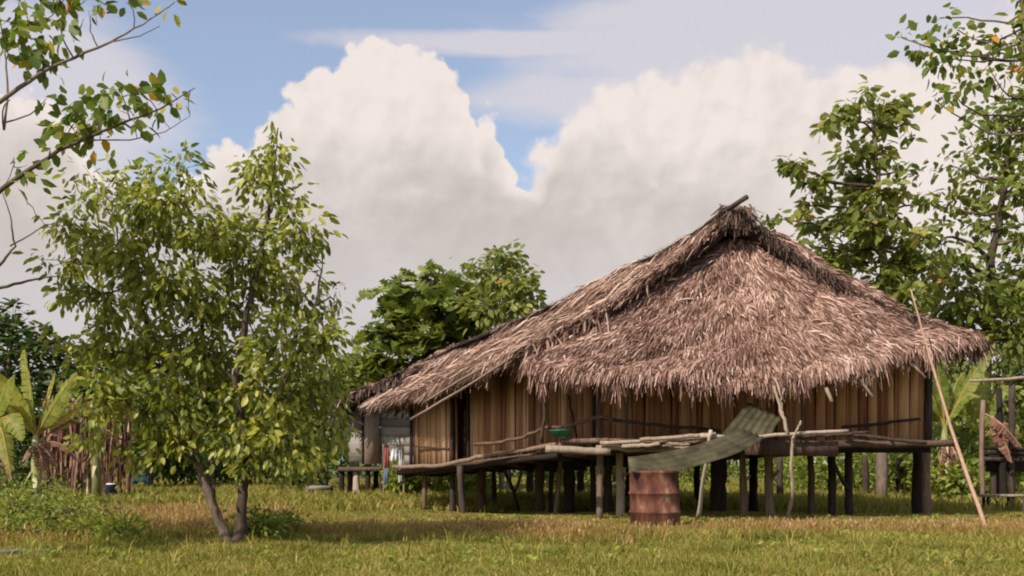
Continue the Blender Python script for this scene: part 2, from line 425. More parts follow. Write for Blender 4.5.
# ------------------------------------------------------------------ setting: ground and grass
def ground():
    mb = MB()
    xs = np.concatenate([np.linspace(-900, -45, 12), np.linspace(-40, 40, 161), np.linspace(45, 900, 12)])
    ys = np.concatenate([np.linspace(-900, -10, 12), np.linspace(-5, 75, 161), np.linspace(80, 1500, 14)])
    X, Y = np.meshgrid(xs, ys)
    near = np.exp(-((X / 60) ** 2 + ((Y - 30) / 60) ** 2) ** 2)
    v = np.stack([X, Y, gz(X, Y) * near], -1).reshape(-1, 3)
    nx = len(xs); i, j = np.meshgrid(np.arange(len(ys) - 1), np.arange(nx - 1), indexing='ij')
    a = (i * nx + j).ravel()
    mb.add(v, [np.stack([a, a + 1, a + nx + 1, a + nx], 1)], 0.5)
    o = mb.build('ground', M['ground'], smooth=True)
    o['kind'] = 'structure'
    # bare soil strip at the left
    mb = MB()
    n = 60; V = []; rings = 14
    for q in range(rings + 1):
        for k in range(n):
            a = k / n * 2 * math.pi; f = q / rings
            x = -6.3 + f * 1.5 * math.cos(a) * (1 + .12 * math.sin(3 * a)); y = 12.0 + f * 0.6 * math.sin(a) * (1 + .2 * math.sin(5 * a + 1))
            V.append((x, y, gz(x, y) + 0.015 - .02 * max(0, f - .8)))
    mb.add(V, [np.array([(q * n + k, q * n + (k + 1) % n, (q + 1) * n + (k + 1) % n, (q + 1) * n + k) for q in range(rings) for k in range(n)])], 0.5)
    o = mb.build('dirt_path', M['dirt']); o['kind'] = 'structure'


def tufts(mb, pos, h, w, nb, lean=0.5, spread=0.05, seg=2, rbase=None):
    n = len(pos)
    base = np.repeat(pos, nb, 0); hh = np.repeat(h, nb) * (0.55 + 0.6 * rng.random(n * nb))
    base = base + np.c_[(rng.normal(size=(n * nb, 2))) * spread, np.zeros(n * nb)]
    a = rng.random(n * nb) * 2 * math.pi
    ln = (0.1 + lean * rng.random(n * nb)) * hh
    d = np.c_[np.cos(a), np.sin(a)]
    b = rng.random(n * nb) * math.pi
    wv = np.c_[np.cos(b), np.sin(b), np.zeros(n * nb)] * (np.repeat(w, nb) * (0.6 + 0.8 * rng.random(n * nb)))[:, None] / 2
    mid = base + np.c_[d * (ln * 0.35)[:, None], hh * 0.6]
    tip = base + np.c_[d * ln[:, None], hh * (1 - 0.25 * rng.random(n * nb))]
    v = np.stack([base - wv, base + wv, mid + wv * .8, mid - wv * .8, tip], 1).reshape(-1, 3)
    k = np.arange(n * nb)[:, None] * 5
    r = rng.random(n * nb)
    if rbase is not None: r = 0.6 * r + 0.4 * np.repeat(rbase, nb)
    mb.add(v, [k + np.array([[0, 1, 2, 3]]), k + np.array([[3, 2, 4]])], np.repeat(r, 5))


def scatter(d0, d1, dens, xpad=0.03):
    area = 0.5 * (d1 ** 2 - d0 ** 2) * (1024 / F) * (1 + 2 * xpad) + (d1 - d0) * 2.0
    n = int(area * dens)
    D = np.sqrt(d0 ** 2 + rng.random(n) * (d1 ** 2 - d0 ** 2))
    half = D * 512 / F * (1 + xpad) + 1.0
    x = (rng.random(n) * 2 - 1) * half
    return np.c_[x, D, gz(x, D)]


def sm(x, a, b):
    t = np.clip((x - a) / (b - a), 0, 1); return t * t * (3 - 2 * t)


def pnoise(x, y, s):
    return (np.sin(x * s + 1.3 * np.sin(y * s * 1.7 + .4)) + np.sin(y * s * 1.3 + 2.1 + np.sin(x * s * 2.1)) + np.sin((x + y) * s * 2.7 + 4)) / 3


def in_dirt(p):
    return ((p[:, 0] + 6.3) / 1.5) ** 2 + ((p[:, 1] - 11.8) / .85) ** 2 < 1 + .5 * np.sin(p[:, 0] * 9) * np.sin(p[:, 1] * 13)


def cap(p):
    # the grass is trodden short towards the house
    near = ((p[:, 0] - 2.1) ** 2 + (p[:, 1] - 16.0) ** 2) < .8
    return np.where(near, .5, 1) * np.where(p[:, 0] > -4, np.clip(.97 - .0515 * (p[:, 1] + .9 * pnoise(p[:, 0], p[:, 1], 1.4)), .04, .3), .25)


def grass():
    mb = MB()
    p = scatter(8.6, 13.6, 520); p = p[~in_dirt(p) | (rng.random(len(p)) < 0.16)]
    h = 0.05 + 0.04 * rng.random(len(p)) + 0.05 * (pnoise(p[:, 0], p[:, 1], 1.1) > 0.35) * (p[:, 1] < 12)
    h = h * np.where((p[:, 0] < -3.6) & (p[:, 1] > 10.2) & (p[:, 1] < 12), .55, 1)
    tufts(mb, p, h, np.full(len(p), .010), 6, 0.8, 0.035)
    p = scatter(13.2, 23, 230)
    h = 0.10 + 0.08 * rng.random(len(p)) + 0.06 * pnoise(p[:, 0], p[:, 1], .8)
    tufts(mb, p, np.clip(h, .05, cap(p)), np.full(len(p), .014), 5, 0.8, 0.06)
    # the grass under the drum is flattened
    # taller light blades scattered in the lawn
    p = scatter(8.8, 14, 6); p = p[~in_dirt(p)]
    tufts(mb, p, 0.14 + 0.12 * rng.random(len(p)), np.full(len(p), .012), 6, 0.9, 0.02)
    o = mb.build('grass', M['grass']); tag(o, 'short green grass covering the near ground', 'grass', kind='stuff')
    # low broad leaved weeds growing through the grass in patches
    mb = MB()
    p = scatter(8.8, 20, 15); w = pnoise(p[:, 0] * 1.2 + 2, p[:, 1], 1.3)
    p = p[(rng.random(len(p)) < np.clip(w * 1.3 + .12, 0.04, 1)) & ~in_dirt(p)]
    per = 7; cc = np.repeat(p, per, 0); n = len(cc); a = rng.random(n) * 6.283
    d = np.c_[np.cos(a), np.sin(a), .35 + .7 * rng.random(n)]
    cc = cc + np.c_[rng.normal(size=(n, 2)) * .03, np.minimum(.02 + .07 * rng.random(n), np.repeat(cap(p), per) * .8)]
    leaves(mb, cc, d, .055 * (.6 + .8 * rng.random(n)), np.clip(.3 + .7 * rng.random(n), 0, 1), (T_OV, F_OV), .8, 1.2)
    o = mb.build('ground_weeds', M['leaf_shrub']); tag(o, 'low broad leaved weeds scattered through the lawn', 'weeds', kind='stuff')
    mb = MB()
    p = scatter(22, 62, 24, 0.02)
    h = 0.14 + 0.18 * rng.random(len(p))
    tufts(mb, p, h, 0.022 + 0.0008 * p[:, 1], 6, 0.8, 0.14)
    o = mb.build('far_grass', M['grass_far']); tag(o, 'sunlit grass stretching away behind the stilt house', 'grass', kind='stuff')
    mb = MB()
    p = scatter(12.2, 21, 130)
    lane = sm(p[:, 1] + .9 * pnoise(p[:, 0], p[:, 1] * .6, .9) + .4 * pnoise(p[:, 0], p[:, 1], 3), 12.6, 15.2)
    w = 0.6 * pnoise(p[:, 0] + 3, p[:, 1] * 1.4, .75) + 0.2 * pnoise(p[:, 0], p[:, 1], 4) + 0.5
    w = w + 0.4 * (p[:, 0] > -1.5) * sm(p[:, 1], 13, 15) * (1 - sm(p[:, 1], 17.5, 19.5)) + 0.35 * (p[:, 0] < -3)
    p = p[rng.random(len(p)) < w * lane]
    h = np.minimum(0.17 + 0.15 * rng.random(len(p)), cap(p) * (.8 + .4 * rng.random(len(p))))
    tufts(mb, p, h, np.full(len(p), .011), 7, 0.55, 0.05, rbase=0.5 + 0.5 * pnoise(p[:, 0], p[:, 1], 1.9))
    # seed heads: small fat ends on thin stems
    n = len(p) // 2
    q = p[:n].copy(); q[:, 2] += h[:n] * (0.55 + 0.3 * rng.random(n)); q[:, :2] += rng.normal(size=(n, 2)) * .05
    tufts(mb, q, h[:n] * .3, np.full(n, .018), 3, 0.7, 0.02, rbase=np.full(n, 1.0))
    o = mb.build('seeding_grass', M['grass_seed']); tag(o, 'taller reddish brown grass gone to seed in front of the house', 'grass', kind='stuff')


ground()

# ------------------------------------------------------------------ leaves and trees
T_OV = np.array([(0, 0, 0), (.32, .22, .05), (.72, .17, .02), (1, 0, -.10), (.72, -.17, .02), (.32, -.22, .05), (.5, 0, 0)], float)
F_OV = [np.array([(0, 6, 2, 1), (0, 5, 4, 6)]), np.array([(6, 3, 2), (6, 4, 3)])]
T_RH = np.array([(0, 0, 0), (.5, .26, .05), (1, 0, -.08), (.5, -.26, .05)], float)
F_RH = [np.array([(0, 2, 1), (0, 3, 2)])]


def lobed(nl=4, w=.32):
    up = []
    for i in range(nl):
        t = .12 + .8 * (i + .5) / nl; ww = w * math.sin(math.pi * min(1, t * .9 + .08)) ** .6
        up += [(t - .02, ww * .42), (t + .07, ww)]
    pts = [(0, 0, 0)] + [(a, b, b * .25) for a, b in up] + [(1, 0, -.12)] + [(a, -b, b * .25) for a, b in up[::-1]]
    n = len(pts); mid = [(.33, 0, 0), (.66, 0, -.02)]
    v = np.array(pts + mid, float)
    k = len(up)
    tri = []
    seq = [0] + list(range(1, k + 1)) + [k + 1]
    for i in range(len(seq) - 1):
        m = n if (pts[seq[i]][0] < .5) else n + 1
        tri.append((seq[i], m, seq[i + 1]))
    seq2 = [k + 1] + list(range(k + 2, n)) + [0]
    for i in range(len(seq2) - 1):
        m = n if (pts[seq2[i + 1]][0] < .5) else n + 1
        tri.append((seq2[i], m, seq2[i + 1]))
    tri += [(n, n + 1, seq[len(seq) // 2]), (n + 1, n, seq2[len(seq2) // 2])]
    return v, [np.array(tri)]


T_LO, F_LO = lobed()


def leaves(mb, pos, dirs, size, r, tmpl=(T_OV, F_OV), flat=0.5, fat=1.0):
    T, FF = tmpl
    n = len(pos); d = unit(dirs)
    up = np.c_[np.zeros((n, 2)), np.ones(n)] * flat + rng.normal(size=(n, 3)) * 0.55
    s_ = unit(np.cross(up, d)); nn = np.cross(d, s_)
    sz = np.broadcast_to(size, (n,))[:, None, None]
    v = pos[:, None, :] + sz * (T[None, :, 0:1] * d[:, None, :] + T[None, :, 1:2] * fat * s_[:, None, :] + T[None, :, 2:3] * nn[:, None, :])
    k = np.arange(n)[:, None, None] * len(T)
    mb.add(v.reshape(-1, 3), [(k + f[None]).reshape(-1, f.shape[1]) for f in FF], np.repeat(r, len(T)))


grass()


def blob_points(blobs, n, hollow=0.35):
    """points inside ellipsoids (centre, radii), weighted to volume"""
    w = np.array([b[1][0] * b[1][1] * b[1][2] for b in blobs]) ** 0.75; w /= w.sum()
    idx = rng.choice(len(blobs), n, p=w)
    c = np.array([b[0] for b in blobs])[idx]; rad = np.array([b[1] for b in blobs])[idx]
    u = unit(rng.normal(size=(n, 3)))
    rr = (hollow + (1 - hollow) * rng.random(n)) ** 0.7
    return c + u * rad * rr[:, None], idx, u


def pxblobs(lst, D, depth=1.0, sh=0.35):
    """image ellipses (px, py, rx, ry[, dD]) -> solid ellipsoids at distance D"""
    out = []
    for b in lst:
        px, py, rx, ry = b[:4]; dd = b[4] if len(b) > 4 else (rng.random() - .5) * 2 * sh
        d = D + dd
        out.append((P(px, py, d), np.array([rx * d / F, depth * (rx + ry) / 2 * d / F, ry * d / F])))
    return out


def curve_pts(p0, p1, n=6, bow=0.12, up=0.0):
    p0 = np.asarray(p0, float); p1 = np.asarray(p1, float)
    t = np.linspace(0, 1, n)[:, None]; L = np.linalg.norm(p1 - p0)
    off = rng.normal(size=3) * bow * L * .5; off[2] -= up * L
    return p0 * (1 - t) + p1 * t + np.sin(t * math.pi) * off + rng.normal(size=(n, 3)) * .012 * L * np.sin(t * math.pi)


def tree(name, label, base, trunks, blobs, nclus, per, lsize, leafm, barkm='tree_bark', spread=0.16, tmpl=(T_OV, F_OV), droop=0.45,
         flat=0.6, cat='tree', group=None, hollow=0.3, twig=0.008, fat=1.0, style='spray', limb_r=0.03, spare=None, keep=None, crown_name='crown'):
    """trunks: list of (points, radii). Limbs run from the trunks to each blob, twigs to each leaf cluster."""
    t = Thing(name, label, cat, base, group)
    wood = MB(); nodes = []
    for pts, rad in trunks:
        pts = np.asarray(pts, float)
        tt = np.linspace(0, len(pts) - 1, (len(pts) - 1) * 5 + 1)
        fine = np.stack([np.interp(tt, np.arange(len(pts)), pts[:, i]) for i in range(3)], 1)
        fine[1:-1] += rng.normal(size=(len(fine) - 2, 3)) * np.mean(rad) * .18
        rr = np.interp(tt, np.arange(len(pts)), rad)
        wood.tube(fine, rr, 9, wob=.12)
        nodes.append(np.c_[fine, rr])
    nodes = np.concatenate(nodes)
    lim = []
    nb = MB()
    for c, r_ in blobs:
        d = np.linalg.norm(nodes[:, :3] - c, axis=1) + 1.2 * np.maximum(0, nodes[:, 2] - c[2] + .15)
        i = int(np.argmin(d)); q = nodes[i]
        pts = curve_pts(q[:3], c, 7, .14, .05)
        rr = np.linspace(min(limb_r, q[3] * .7), twig * 1.3, 7)
        nb.tube(pts, rr, 6, wob=.1); lim.append(np.c_[pts, rr])
    lim_all = np.concatenate(lim + [nodes])
    cp, ci, cu = blob_points(blobs, nclus, hollow)
    if keep is not None:
        m = keep(cp); cp, ci, cu = cp[m], ci[m], cu[m]
    for p in cp:
        d = np.linalg.norm(lim_all[:, :3] - p, axis=1) + .6 * np.maximum(0, lim_all[:, 2] - p[2])
        q = lim_all[int(np.argmin(d))]
        nb.tube(curve_pts(q[:3], p, 4, .12), np.linspace(min(twig, q[3]), twig * .45, 4), 4, cap=False)
    wo = t.part('trunk', wood, M[barkm], smooth=True)
    t.part('branches', nb, M[barkm], parent=wo, smooth=True)
    lm = MB()
    n = len(cp) * per
    cc = np.repeat(cp, per, 0); crnd = np.repeat(rng.random(len(cp)), per)
    if style == 'spray':           # leaves spaced along a drooping spray
        pos = cc + rng.normal(size=(n, 3)) * spread * np.array([1, 1, .8])
        out = unit(pos - cc) * .8 + np.repeat(cu, per, 0) * .5 + rng.normal(size=(n, 3)) * .35
        out[:, 2] -= droop
    else:                          # rosette: leaves radiating from one point, arching down
        a = rng.random(n) * 2 * math.pi; e = rng.normal(size=n) * .35 + (.25 - droop)
        out = np.c_[np.cos(a) * np.cos(e), np.sin(a) * np.cos(e), np.sin(e)]
        pos = cc + out * spread * (0.25 + .5 * rng.random(n))[:, None] + rng.normal(size=(n, 3)) * spread * .25
    sz = lsize * (0.65 + .6 * rng.random(n))
    leaves(lm, pos, out, sz, np.clip(.5 * rng.random(n) + .5 * crnd, 0, 1), tmpl, flat, fat)
    t.part(crown_name, lm, M[leafm])
    return t


def fore_tree():
    D = footD(549)
    base = P(232, 549, D); base[2] = gz(base[0], base[1])
    def q(px, py, dd=0): return P(px, py, D + dd)
    tr = [([base + [0, 0, -.1], q(222, 528), q(207, 490), q(196, 455, .1), q(180, 400, .2), q(150, 330, .3), q(118, 250, .3)], [.085, .06, .052, .047, .04, .03, .014]),
          ([base + [.04, 0.02, -.1], q(242, 520), q(243, 480), q(244, 440, -.1), q(236, 380, -.2), q(250, 300, -.2), q(268, 220, -.1), q(276, 150, 0)], [.085, .062, .055, .05, .042, .034, .022, .008]),
          ([q(213, 506, .0), q(212, 470, .15), q(208, 400, .4), q(200, 300, .5), q(188, 220, .5)], [.035, .032, .03, .024, .012]),
          ([q(244, 440, -.1), q(280, 390, -.3), q(310, 330, -.2), q(322, 270, 0)], [.036, .028, .02, .01])]
    bl = [(100, 195, 40, 32), (150, 210, 34, 38), (72, 225, 28, 28), (180, 170, 22, 20), (175, 205, 38, 34), (272, 152, 15, 28), (255, 180, 26, 26), (235, 225, 26, 20), (262, 180, 16, 34), (276, 165, 12, 20), (285, 205, 26, 24), (278, 128, 9, 10),
          (318, 240, 16, 14), (300, 232, 26, 22), (215, 235, 36, 30), (120, 245, 50, 32), (65, 262, 26, 20), (250, 255, 50, 34),
          (165, 285, 60, 42), (230, 300, 62, 44), (300, 290, 36, 32), (335, 302, 17, 15), (95, 300, 40, 32), (328, 340, 26, 24), (290, 345, 48, 40),
          (135, 345, 50, 36), (205, 355, 60, 42), (75, 350, 30, 30), (262, 395, 58, 42), (320, 390, 34, 32), (160, 400, 50, 34), (110, 400, 36, 34), (210, 410, 52, 34),
          (290, 440, 40, 30), (330, 430, 22, 26), (140, 440, 38, 22), (180, 445, 30, 20), (265, 460, 34, 22), (305, 470, 24, 16), (100, 430, 22, 20), (240, 440, 30, 22)]
    B = pxblobs(bl, D, 1.25, .45)
    tree('leafy_tree', 'bushy light green tree with forked leaning trunks on the grass at left', base, tr, B, 900, 13, .118, 'leaf_fore', fat=1.0,
         spread=.082, droop=.85, flat=.5, limb_r=.026, twig=.005, hollow=.12)


def over_tree():
    D = 10.0
    base = np.array([-6.6, 10.4, 0.0])
    def q(px, py, dd=0): return P(px, py, D + dd)
    tr = [([base, base + [.1, 0, 1.6], base + [.35, -.1, 3.0], base + [.6, -.2, 4.4], base + [.7, -.2, 5.6]], [.16, .13, .11, .08, .05]),
          ([base + [.35, -.1, 2.6], q(-60, 250), q(0, 190), q(60, 150), q(110, 128), q(160, 108), q(195, 88)], [.05, .035, .024, .018, .013, .008, .004]),
          ([base + [.55, -.2, 4.2], q(-40, 130), q(0, 101), q(50, 68), q(110, 42), q(150, 20), q(175, 2)], [.045, .032, .022, .016, .01, .006, .004]),
          ([base + [.1, 0, 1.7], q(-50, 300, .4), q(0, 288, .4), q(35, 279, .4), q(60, 276, .4)], [.035, .024, .016, .01, .005]),
          ([base + [.3, 0, 2.2], q(-40, 285, .2), q(0, 265, .2), q(15, 246, .2), q(10, 215, .2), q(2, 190, .2)], [.03, .02, .014, .009, .006, .004]),
          ([q(10, 246, .2), q(30, 235, .2), q(45, 225, .2), q(66, 235, .2)], [.008, .006, .004, .003]),
          ([q(4, 130, .1), q(8, 95, .1), q(6, 60, .1), q(0, 20, .1)], [.012, .010, .008, .006]),
          ([q(80, 140), q(130, 140), q(165, 132), q(190, 116)], [.008, .006, .004, .0025]),
          ([q(110, 42), q(140, 36), q(160, 26)], [.007, .005, .003])]
    bl = [(70, 125, 26, 12), (100, 112, 26, 22), (135, 122, 18, 12), (120, 90, 24, 12), (165, 95, 24, 12), (190, 90, 12, 8), (100, 135, 22, 12), (50, 150, 22, 9), (15, 162, 18, 8), (70, 105, 16, 12), (150, 100, 14, 10),
          (28, 20, 24, 14), (60, 20, 20, 14), (90, 18, 18, 10), (160, 8, 20, 8), (130, 5, 16, 6), (80, 52, 14, 10), (35, 60, 14, 9), (5, 30, 14, 18), (70, -10, 80, 14), (10, 100, 8, 6), (20, 190, 8, 6),
          (40, 50, 12, 10), (45, 100, 10, 6)]
    B = pxblobs(bl, D, 1.2, .35)
    B += [(base + [.5, -.3, 5.4], np.array([.9, .9, .7])), (base + [-.6, .3, 4.6], np.array([1., 1., .8])), (base + [-.3, -.6, 3.6], np.array([.7, .9, .5]))]
    tree('overhanging_tree', 'branches with orange tinged leaves reaching in from beyond the left edge', base, tr, B, 520, 6, .135, 'leaf_over', fat=1.35,
         spread=.075, droop=.5, flat=.3, limb_r=.010, twig=.0035, hollow=0.0)


fore_tree()
over_tree()


def bg_tree(label, px, D, foot, trunk_pts, blobs, nclus, per, ls, leafm, **kw):
    base = P(px, HZ, D); base[2] = 0
    tr = [([P(a, b, D) for a, b in trunk_pts], kw.pop('rad', None) or list(np.linspace(kw.pop('tr', .16), .03, len(trunk_pts))))]
    tr[0][0][0] = base + [0, 0, -.1]
    tree(kw.pop('name', 'tree'), label, base, tr, pxblobs(blobs, D, kw.pop('depth', 1.1), kw.pop('sh', .8)), nclus, per, ls, leafm, **kw)


# breadfruit tree behind the ridge
bg_tree('broad leaved breadfruit tree rising behind the left end of the thatch', 425, 36, 0, [(425, 490), (424, 430), (420, 380), (422, 330), (430, 290)],
        [(425, 290, 26, 22), (398, 300, 24, 22), (455, 300, 26, 24), (480, 312, 20, 22), (395, 325, 24, 26), (430, 325, 36, 28), (460, 335, 30, 24), (385, 345, 18, 20), (418, 355, 40, 26), (370, 375, 26, 24), (400, 390, 40, 30), (440, 390, 40, 30), (455, 280, 10, 10), (425, 272, 12, 9)],
        190, 8, .62, 'leaf_bread', name='breadfruit_tree', tmpl=(T_LO, F_LO), style='rosette', spread=.2, droop=.25, flat=1.3, fat=1.25, twig=.02, limb_r=.07, hollow=.3)
bg_tree('slim pale trunked tree beside the breadfruit tree', 502, 34, 0, [(499, 490), (499, 400), (501, 320), (506, 285), (509, 255)],
        [(508, 256, 13, 10), (498, 268, 14, 12), (487, 285, 14, 12), (512, 280, 16, 14), (472, 263, 9, 7), (480, 290, 14, 12), (522, 290, 16, 14), (497, 305, 30, 14), (527, 305, 16, 10)],
        130, 9, .28, 'leaf_tall', fat=1.2, name='slim_tree', barkm='pale_bark', spread=.2, twig=.012, limb_r=.035, hollow=0, rad=[.09, .08, .07, .05, .03])
# tall tree right of the roof
bg_tree('tall slender tree with drooping leaf clusters just right of the roof peak', 882, 27, 0, [(884, 500), (884, 400), (882, 310), (881, 230), (876, 160), (873, 100)],
        [(868, 92, 22, 14), (890, 105, 24, 18), (845, 120, 18, 20), (905, 122, 16, 16), (830, 125, 12, 14), (795, 165, 15, 16), (820, 180, 20, 18), (850, 160, 24, 20), (880, 150, 20, 20), (900, 170, 16, 16), (775, 218, 14, 10),
         (800, 205, 18, 12), (825, 225, 26, 16), (855, 205, 26, 20), (895, 215, 24, 22), (800, 240, 18, 12), (840, 255, 30, 18), (870, 245, 22, 24), (905, 260, 24, 24), (850, 285, 30, 18), (895, 300, 34, 22), (925, 280, 22, 24), (868, 118, 26, 14), (868, 225, 30, 22), (915, 235, 20, 20), (880, 275, 34, 22), (858, 180, 22, 16), (920, 205, 14, 14), (825, 275, 24, 18), (880, 190, 26, 20)],
        300, 11, .30, 'leaf_tall', name='tall_tree', style='rosette', spread=.24, droop=.75, flat=.8, fat=1.1, twig=.012, limb_r=.045, rad=[.15, .13, .11, .085, .055, .03], hollow=.05)
# dense tree at the right edge
bg_tree('dense dark green tree filling the right edge of the view', 990, 30, 0, [(990, 495), (988, 420), (985, 340), (992, 260), (1005, 180), (1012, 130)],
        [(1000, 115, 26, 18), (1024, 110, 30, 24), (975, 150, 24, 18), (1010, 150, 34, 22), (950, 165, 16, 12), (985, 180, 26, 16), (1040, 180, 40, 30), (940, 240, 20, 20), (960, 262, 26, 20), (1000, 215, 20, 12), (1030, 230, 20, 24),
         (965, 290, 38, 24), (940, 310, 26, 20), (1000, 280, 28, 20), (985, 320, 40, 26), (1020, 330, 34, 24), (1050, 280, 40, 50), (1060, 120, 40, 40), (950, 205, 16, 12), (975, 225, 20, 12)],
        360, 12, .26, 'leaf_mid', fat=1.3, name='dense_tree', spread=.26, droop=.35, twig=.014, limb_r=.07, rad=[.2, .17, .15, .12, .08, .04], hollow=.25)
# branch coming in at the top right
D_ = 21
bg_tree('tall thin trunk at the right edge with a long leafy side branch', 1026, D_, 0, [(1052, 520), (1048, 400), (1042, 280), (1034, 150), (1026, 60), (1020, -20)],
        [(940, 18, 8, 7), (958, 30, 9, 7), (902, 38, 6, 5), (925, 46, 12, 7), (945, 58, 14, 8), (965, 50, 9, 8), (985, 42, 9, 8), (1008, 44, 14, 10), (990, 70, 18, 8), (1015, 70, 14, 10), (970, 85, 14, 9), (955, 95, 10, 7), (935, 100, 8, 8), (1010, 20, 6, 5), (1035, 20, 16, 20), (1045, 60, 20, 20), (1040, -20, 30, 20)],
        85, 7, .22, 'leaf_over', fat=1.3, name='thin_tree', style='spray', spread=.14, droop=.6, twig=.008, limb_r=.022, rad=[.12, .11, .10, .085, .07, .05], hollow=0)
# dark trees behind the banana plants at the left edge
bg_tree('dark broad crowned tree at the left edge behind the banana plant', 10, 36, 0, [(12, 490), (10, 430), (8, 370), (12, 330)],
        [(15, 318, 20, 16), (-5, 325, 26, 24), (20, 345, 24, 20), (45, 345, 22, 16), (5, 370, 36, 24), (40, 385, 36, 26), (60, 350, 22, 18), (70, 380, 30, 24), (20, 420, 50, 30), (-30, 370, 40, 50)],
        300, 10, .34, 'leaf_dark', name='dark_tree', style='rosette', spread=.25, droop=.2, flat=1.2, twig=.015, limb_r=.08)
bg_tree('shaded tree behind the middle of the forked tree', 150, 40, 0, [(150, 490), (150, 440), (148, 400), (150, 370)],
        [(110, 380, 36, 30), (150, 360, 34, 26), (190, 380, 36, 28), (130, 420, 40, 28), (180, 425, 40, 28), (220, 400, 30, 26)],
        260, 10, .3, 'leaf_dark', name='dark_tree', spread=.28, twig=.015, limb_r=.07)  # shade behind the forked tree put into the darker leaf colour
bg_tree('small tree with yellowish leaves between the forked tree and the far hut', 325, 38, 0, [(322, 490), (322, 450), (324, 420), (326, 390)],
        [(300, 385, 24, 22), (330, 380, 26, 22), (350, 400, 14, 20), (310, 420, 26, 22), (340, 430, 12, 20), (280, 420, 24, 24), (362, 372, 14, 16)],
        200, 10, .3, 'leaf_mid', name='small_tree', spread=.26, twig=.014, limb_r=.06)
bg_tree('round dark tree behind the wooden rack at the right edge', 1010, 38, 0, [(1010, 490), (1008, 430), (1005, 390), (1010, 360)],
        [(970, 360, 30, 22), (1010, 350, 34, 26), (1040, 380, 40, 40), (980, 395, 32, 26), (1015, 410, 36, 28), (950, 400, 24, 26), (945, 370, 20, 20)],
        300, 10, .3, 'leaf_mid', name='dark_tree', spread=.28, twig=.015, limb_r=.07)

# far tree line as one mass
def far_wood():
    lm = MB(); bl = []
    for x in np.arange(-48, 50, 1.2):
        D = 58 + rng.random() * 10; h = 3.6 + 1.6 * rng.random() + (1.6 if x > 18 or x < -18 else 0)
        bl.append((np.array([x + rng.normal(), D, h * .5]), np.array([2.3, 2.0, h * .62])))
    cp, ci, cu = blob_points(bl, 5600, .1)
    cp[:, 2] = np.maximum(cp[:, 2], .1)
    cc = np.repeat(cp, 9, 0); n = len(cc)
    leaves(lm, cc + rng.normal(size=(n, 3)) * .35, rng.normal(size=(n, 3)) + [0, 0, -.3], .42 * (.6 + .8 * rng.random(n)), rng.random(n), (T_RH, F_RH), .8)
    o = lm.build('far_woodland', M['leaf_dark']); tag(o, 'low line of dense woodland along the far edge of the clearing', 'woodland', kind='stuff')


far_wood()


def shrub(label, px, D, w, h, leafm='leaf_shrub', ls=.2, n=70, per=9, name='shrub', group='shrubs behind the stilt house', tmpl=(T_OV, F_OV), droop=.2, style='spray'):
    base = P(px, HZ, D); base[2] = gz(base[0], D)
    b = [(base + [rng.normal() * w * .25, rng.normal() * w * .2, h * (.35 + .4 * rng.random())], np.array([w * .32, w * .32, h * .3])) for _ in range(5)]
    stems = [([base + [0, 0, -.05], base + [rng.normal() * w * .15, rng.normal() * w * .1, h * .4], base + [rng.normal() * w * .3, 0, h * .7]], [.03, .02, .01]) for _ in range(3)]
    tree(name, label, base, stems, b, n, per, ls, leafm, spread=w * .07 + .06, droop=droop, twig=.007, limb_r=.015, cat='shrub', group=group, tmpl=tmpl, style=style, crown_name='foliage')


SH = [(448, 31, 1.5, 1.0, 'low leafy shrub beside the far left deck post'), (478, 33, 1.3, .9, 'small shrub seen between the left deck posts'),
      (612, 38, 2.2, 1.5, 'bright shrub seen under the deck left of the drum'), (700, 40, 2.2, 1.5, 'bright shrub seen between the drum and the thick black post'),
      (775, 38, 2.4, 1.7, 'shrub seen under the house right of the thick black post'), (822, 34, 2.2, 1.5, 'dense shrub seen between the brown posts under the right half'),
      (868, 33, 2.4, 1.6, 'dense shrub under the right half near the braced post'), (902, 31, 1.8, 1.5, 'shrub just left of the right corner post under the deck'),
      (950, 29, 2.0, 2.3, 'tall shrub right of the corner post behind the leaning pole'), (975, 27, 1.6, 1.3, 'shrub behind the low bench at right'),
      (1015, 32, 2.2, 2.4, 'shrub behind the wooden rack at the right edge'), (550, 42, 2.5, 1.6, 'distant shrub seen through the middle of the left posts'),
      (255, 42, 2.6, 2.0, 'shaded shrub behind the trunks of the forked tree'), (75, 42, 2.6, 2.2, 'shaded shrub behind the dry leaf fence'),
      (300, 36, 1.6, 1.3, 'shaded shrub right of the forked trunks'), (170, 41, 2.4, 1.7, 'shaded shrub left of the forked trunks'), (15, 36, 3.2, 2.3, 'shaded shrub at the left edge behind the banana stems'), (215, 44, 3.0, 2.2, 'shaded shrub directly behind the left leg of the forked trunks'), (402, 30.4, .8, .9, 'leafy shrub growing in front of the grey board hut')]
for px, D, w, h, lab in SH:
    shrub(lab, px, D, w, h, 'leaf_dark' if 'shaded' in lab else 'leaf_shrub', n=int(50 + 20 * w * h), group='shrubs behind the stilt house')  # shaded shrubs get the darker leaves: their shade is put into the colour
# low weeds at the front left
WD = [(8, 15.2, .9, .62, 'broad leaved weed clump at the left edge'), (42, 15.8, .9, .5, 'bushy weed clump just in front of the banana plant'), (75, 16.5, .8, .42, 'pale weed clump right of the banana plant'),
      (22, 17.5, .9, .8, 'tall weed clump against the banana stem'), (262, 13.3, .4, .3, 'weed clump right of the forked tree trunk'), (285, 14.2, .4, .25, 'small weed clump in the shade right of the forked tree'), (125, 13.6, .5, .25, 'low weed clump left of the forked tree'),
      (30, 13.7, .8, .35, 'low weed clump by the bare soil'), (85, 13.9, .6, .3, 'low weed clump right of the bare soil')]
for px, D, w, h, lab in WD:
    shrub(lab, px, D, w, h, 'leaf_shrub', ls=.085, n=70, per=8, name='weed_clump', group='weed clumps in the grass')


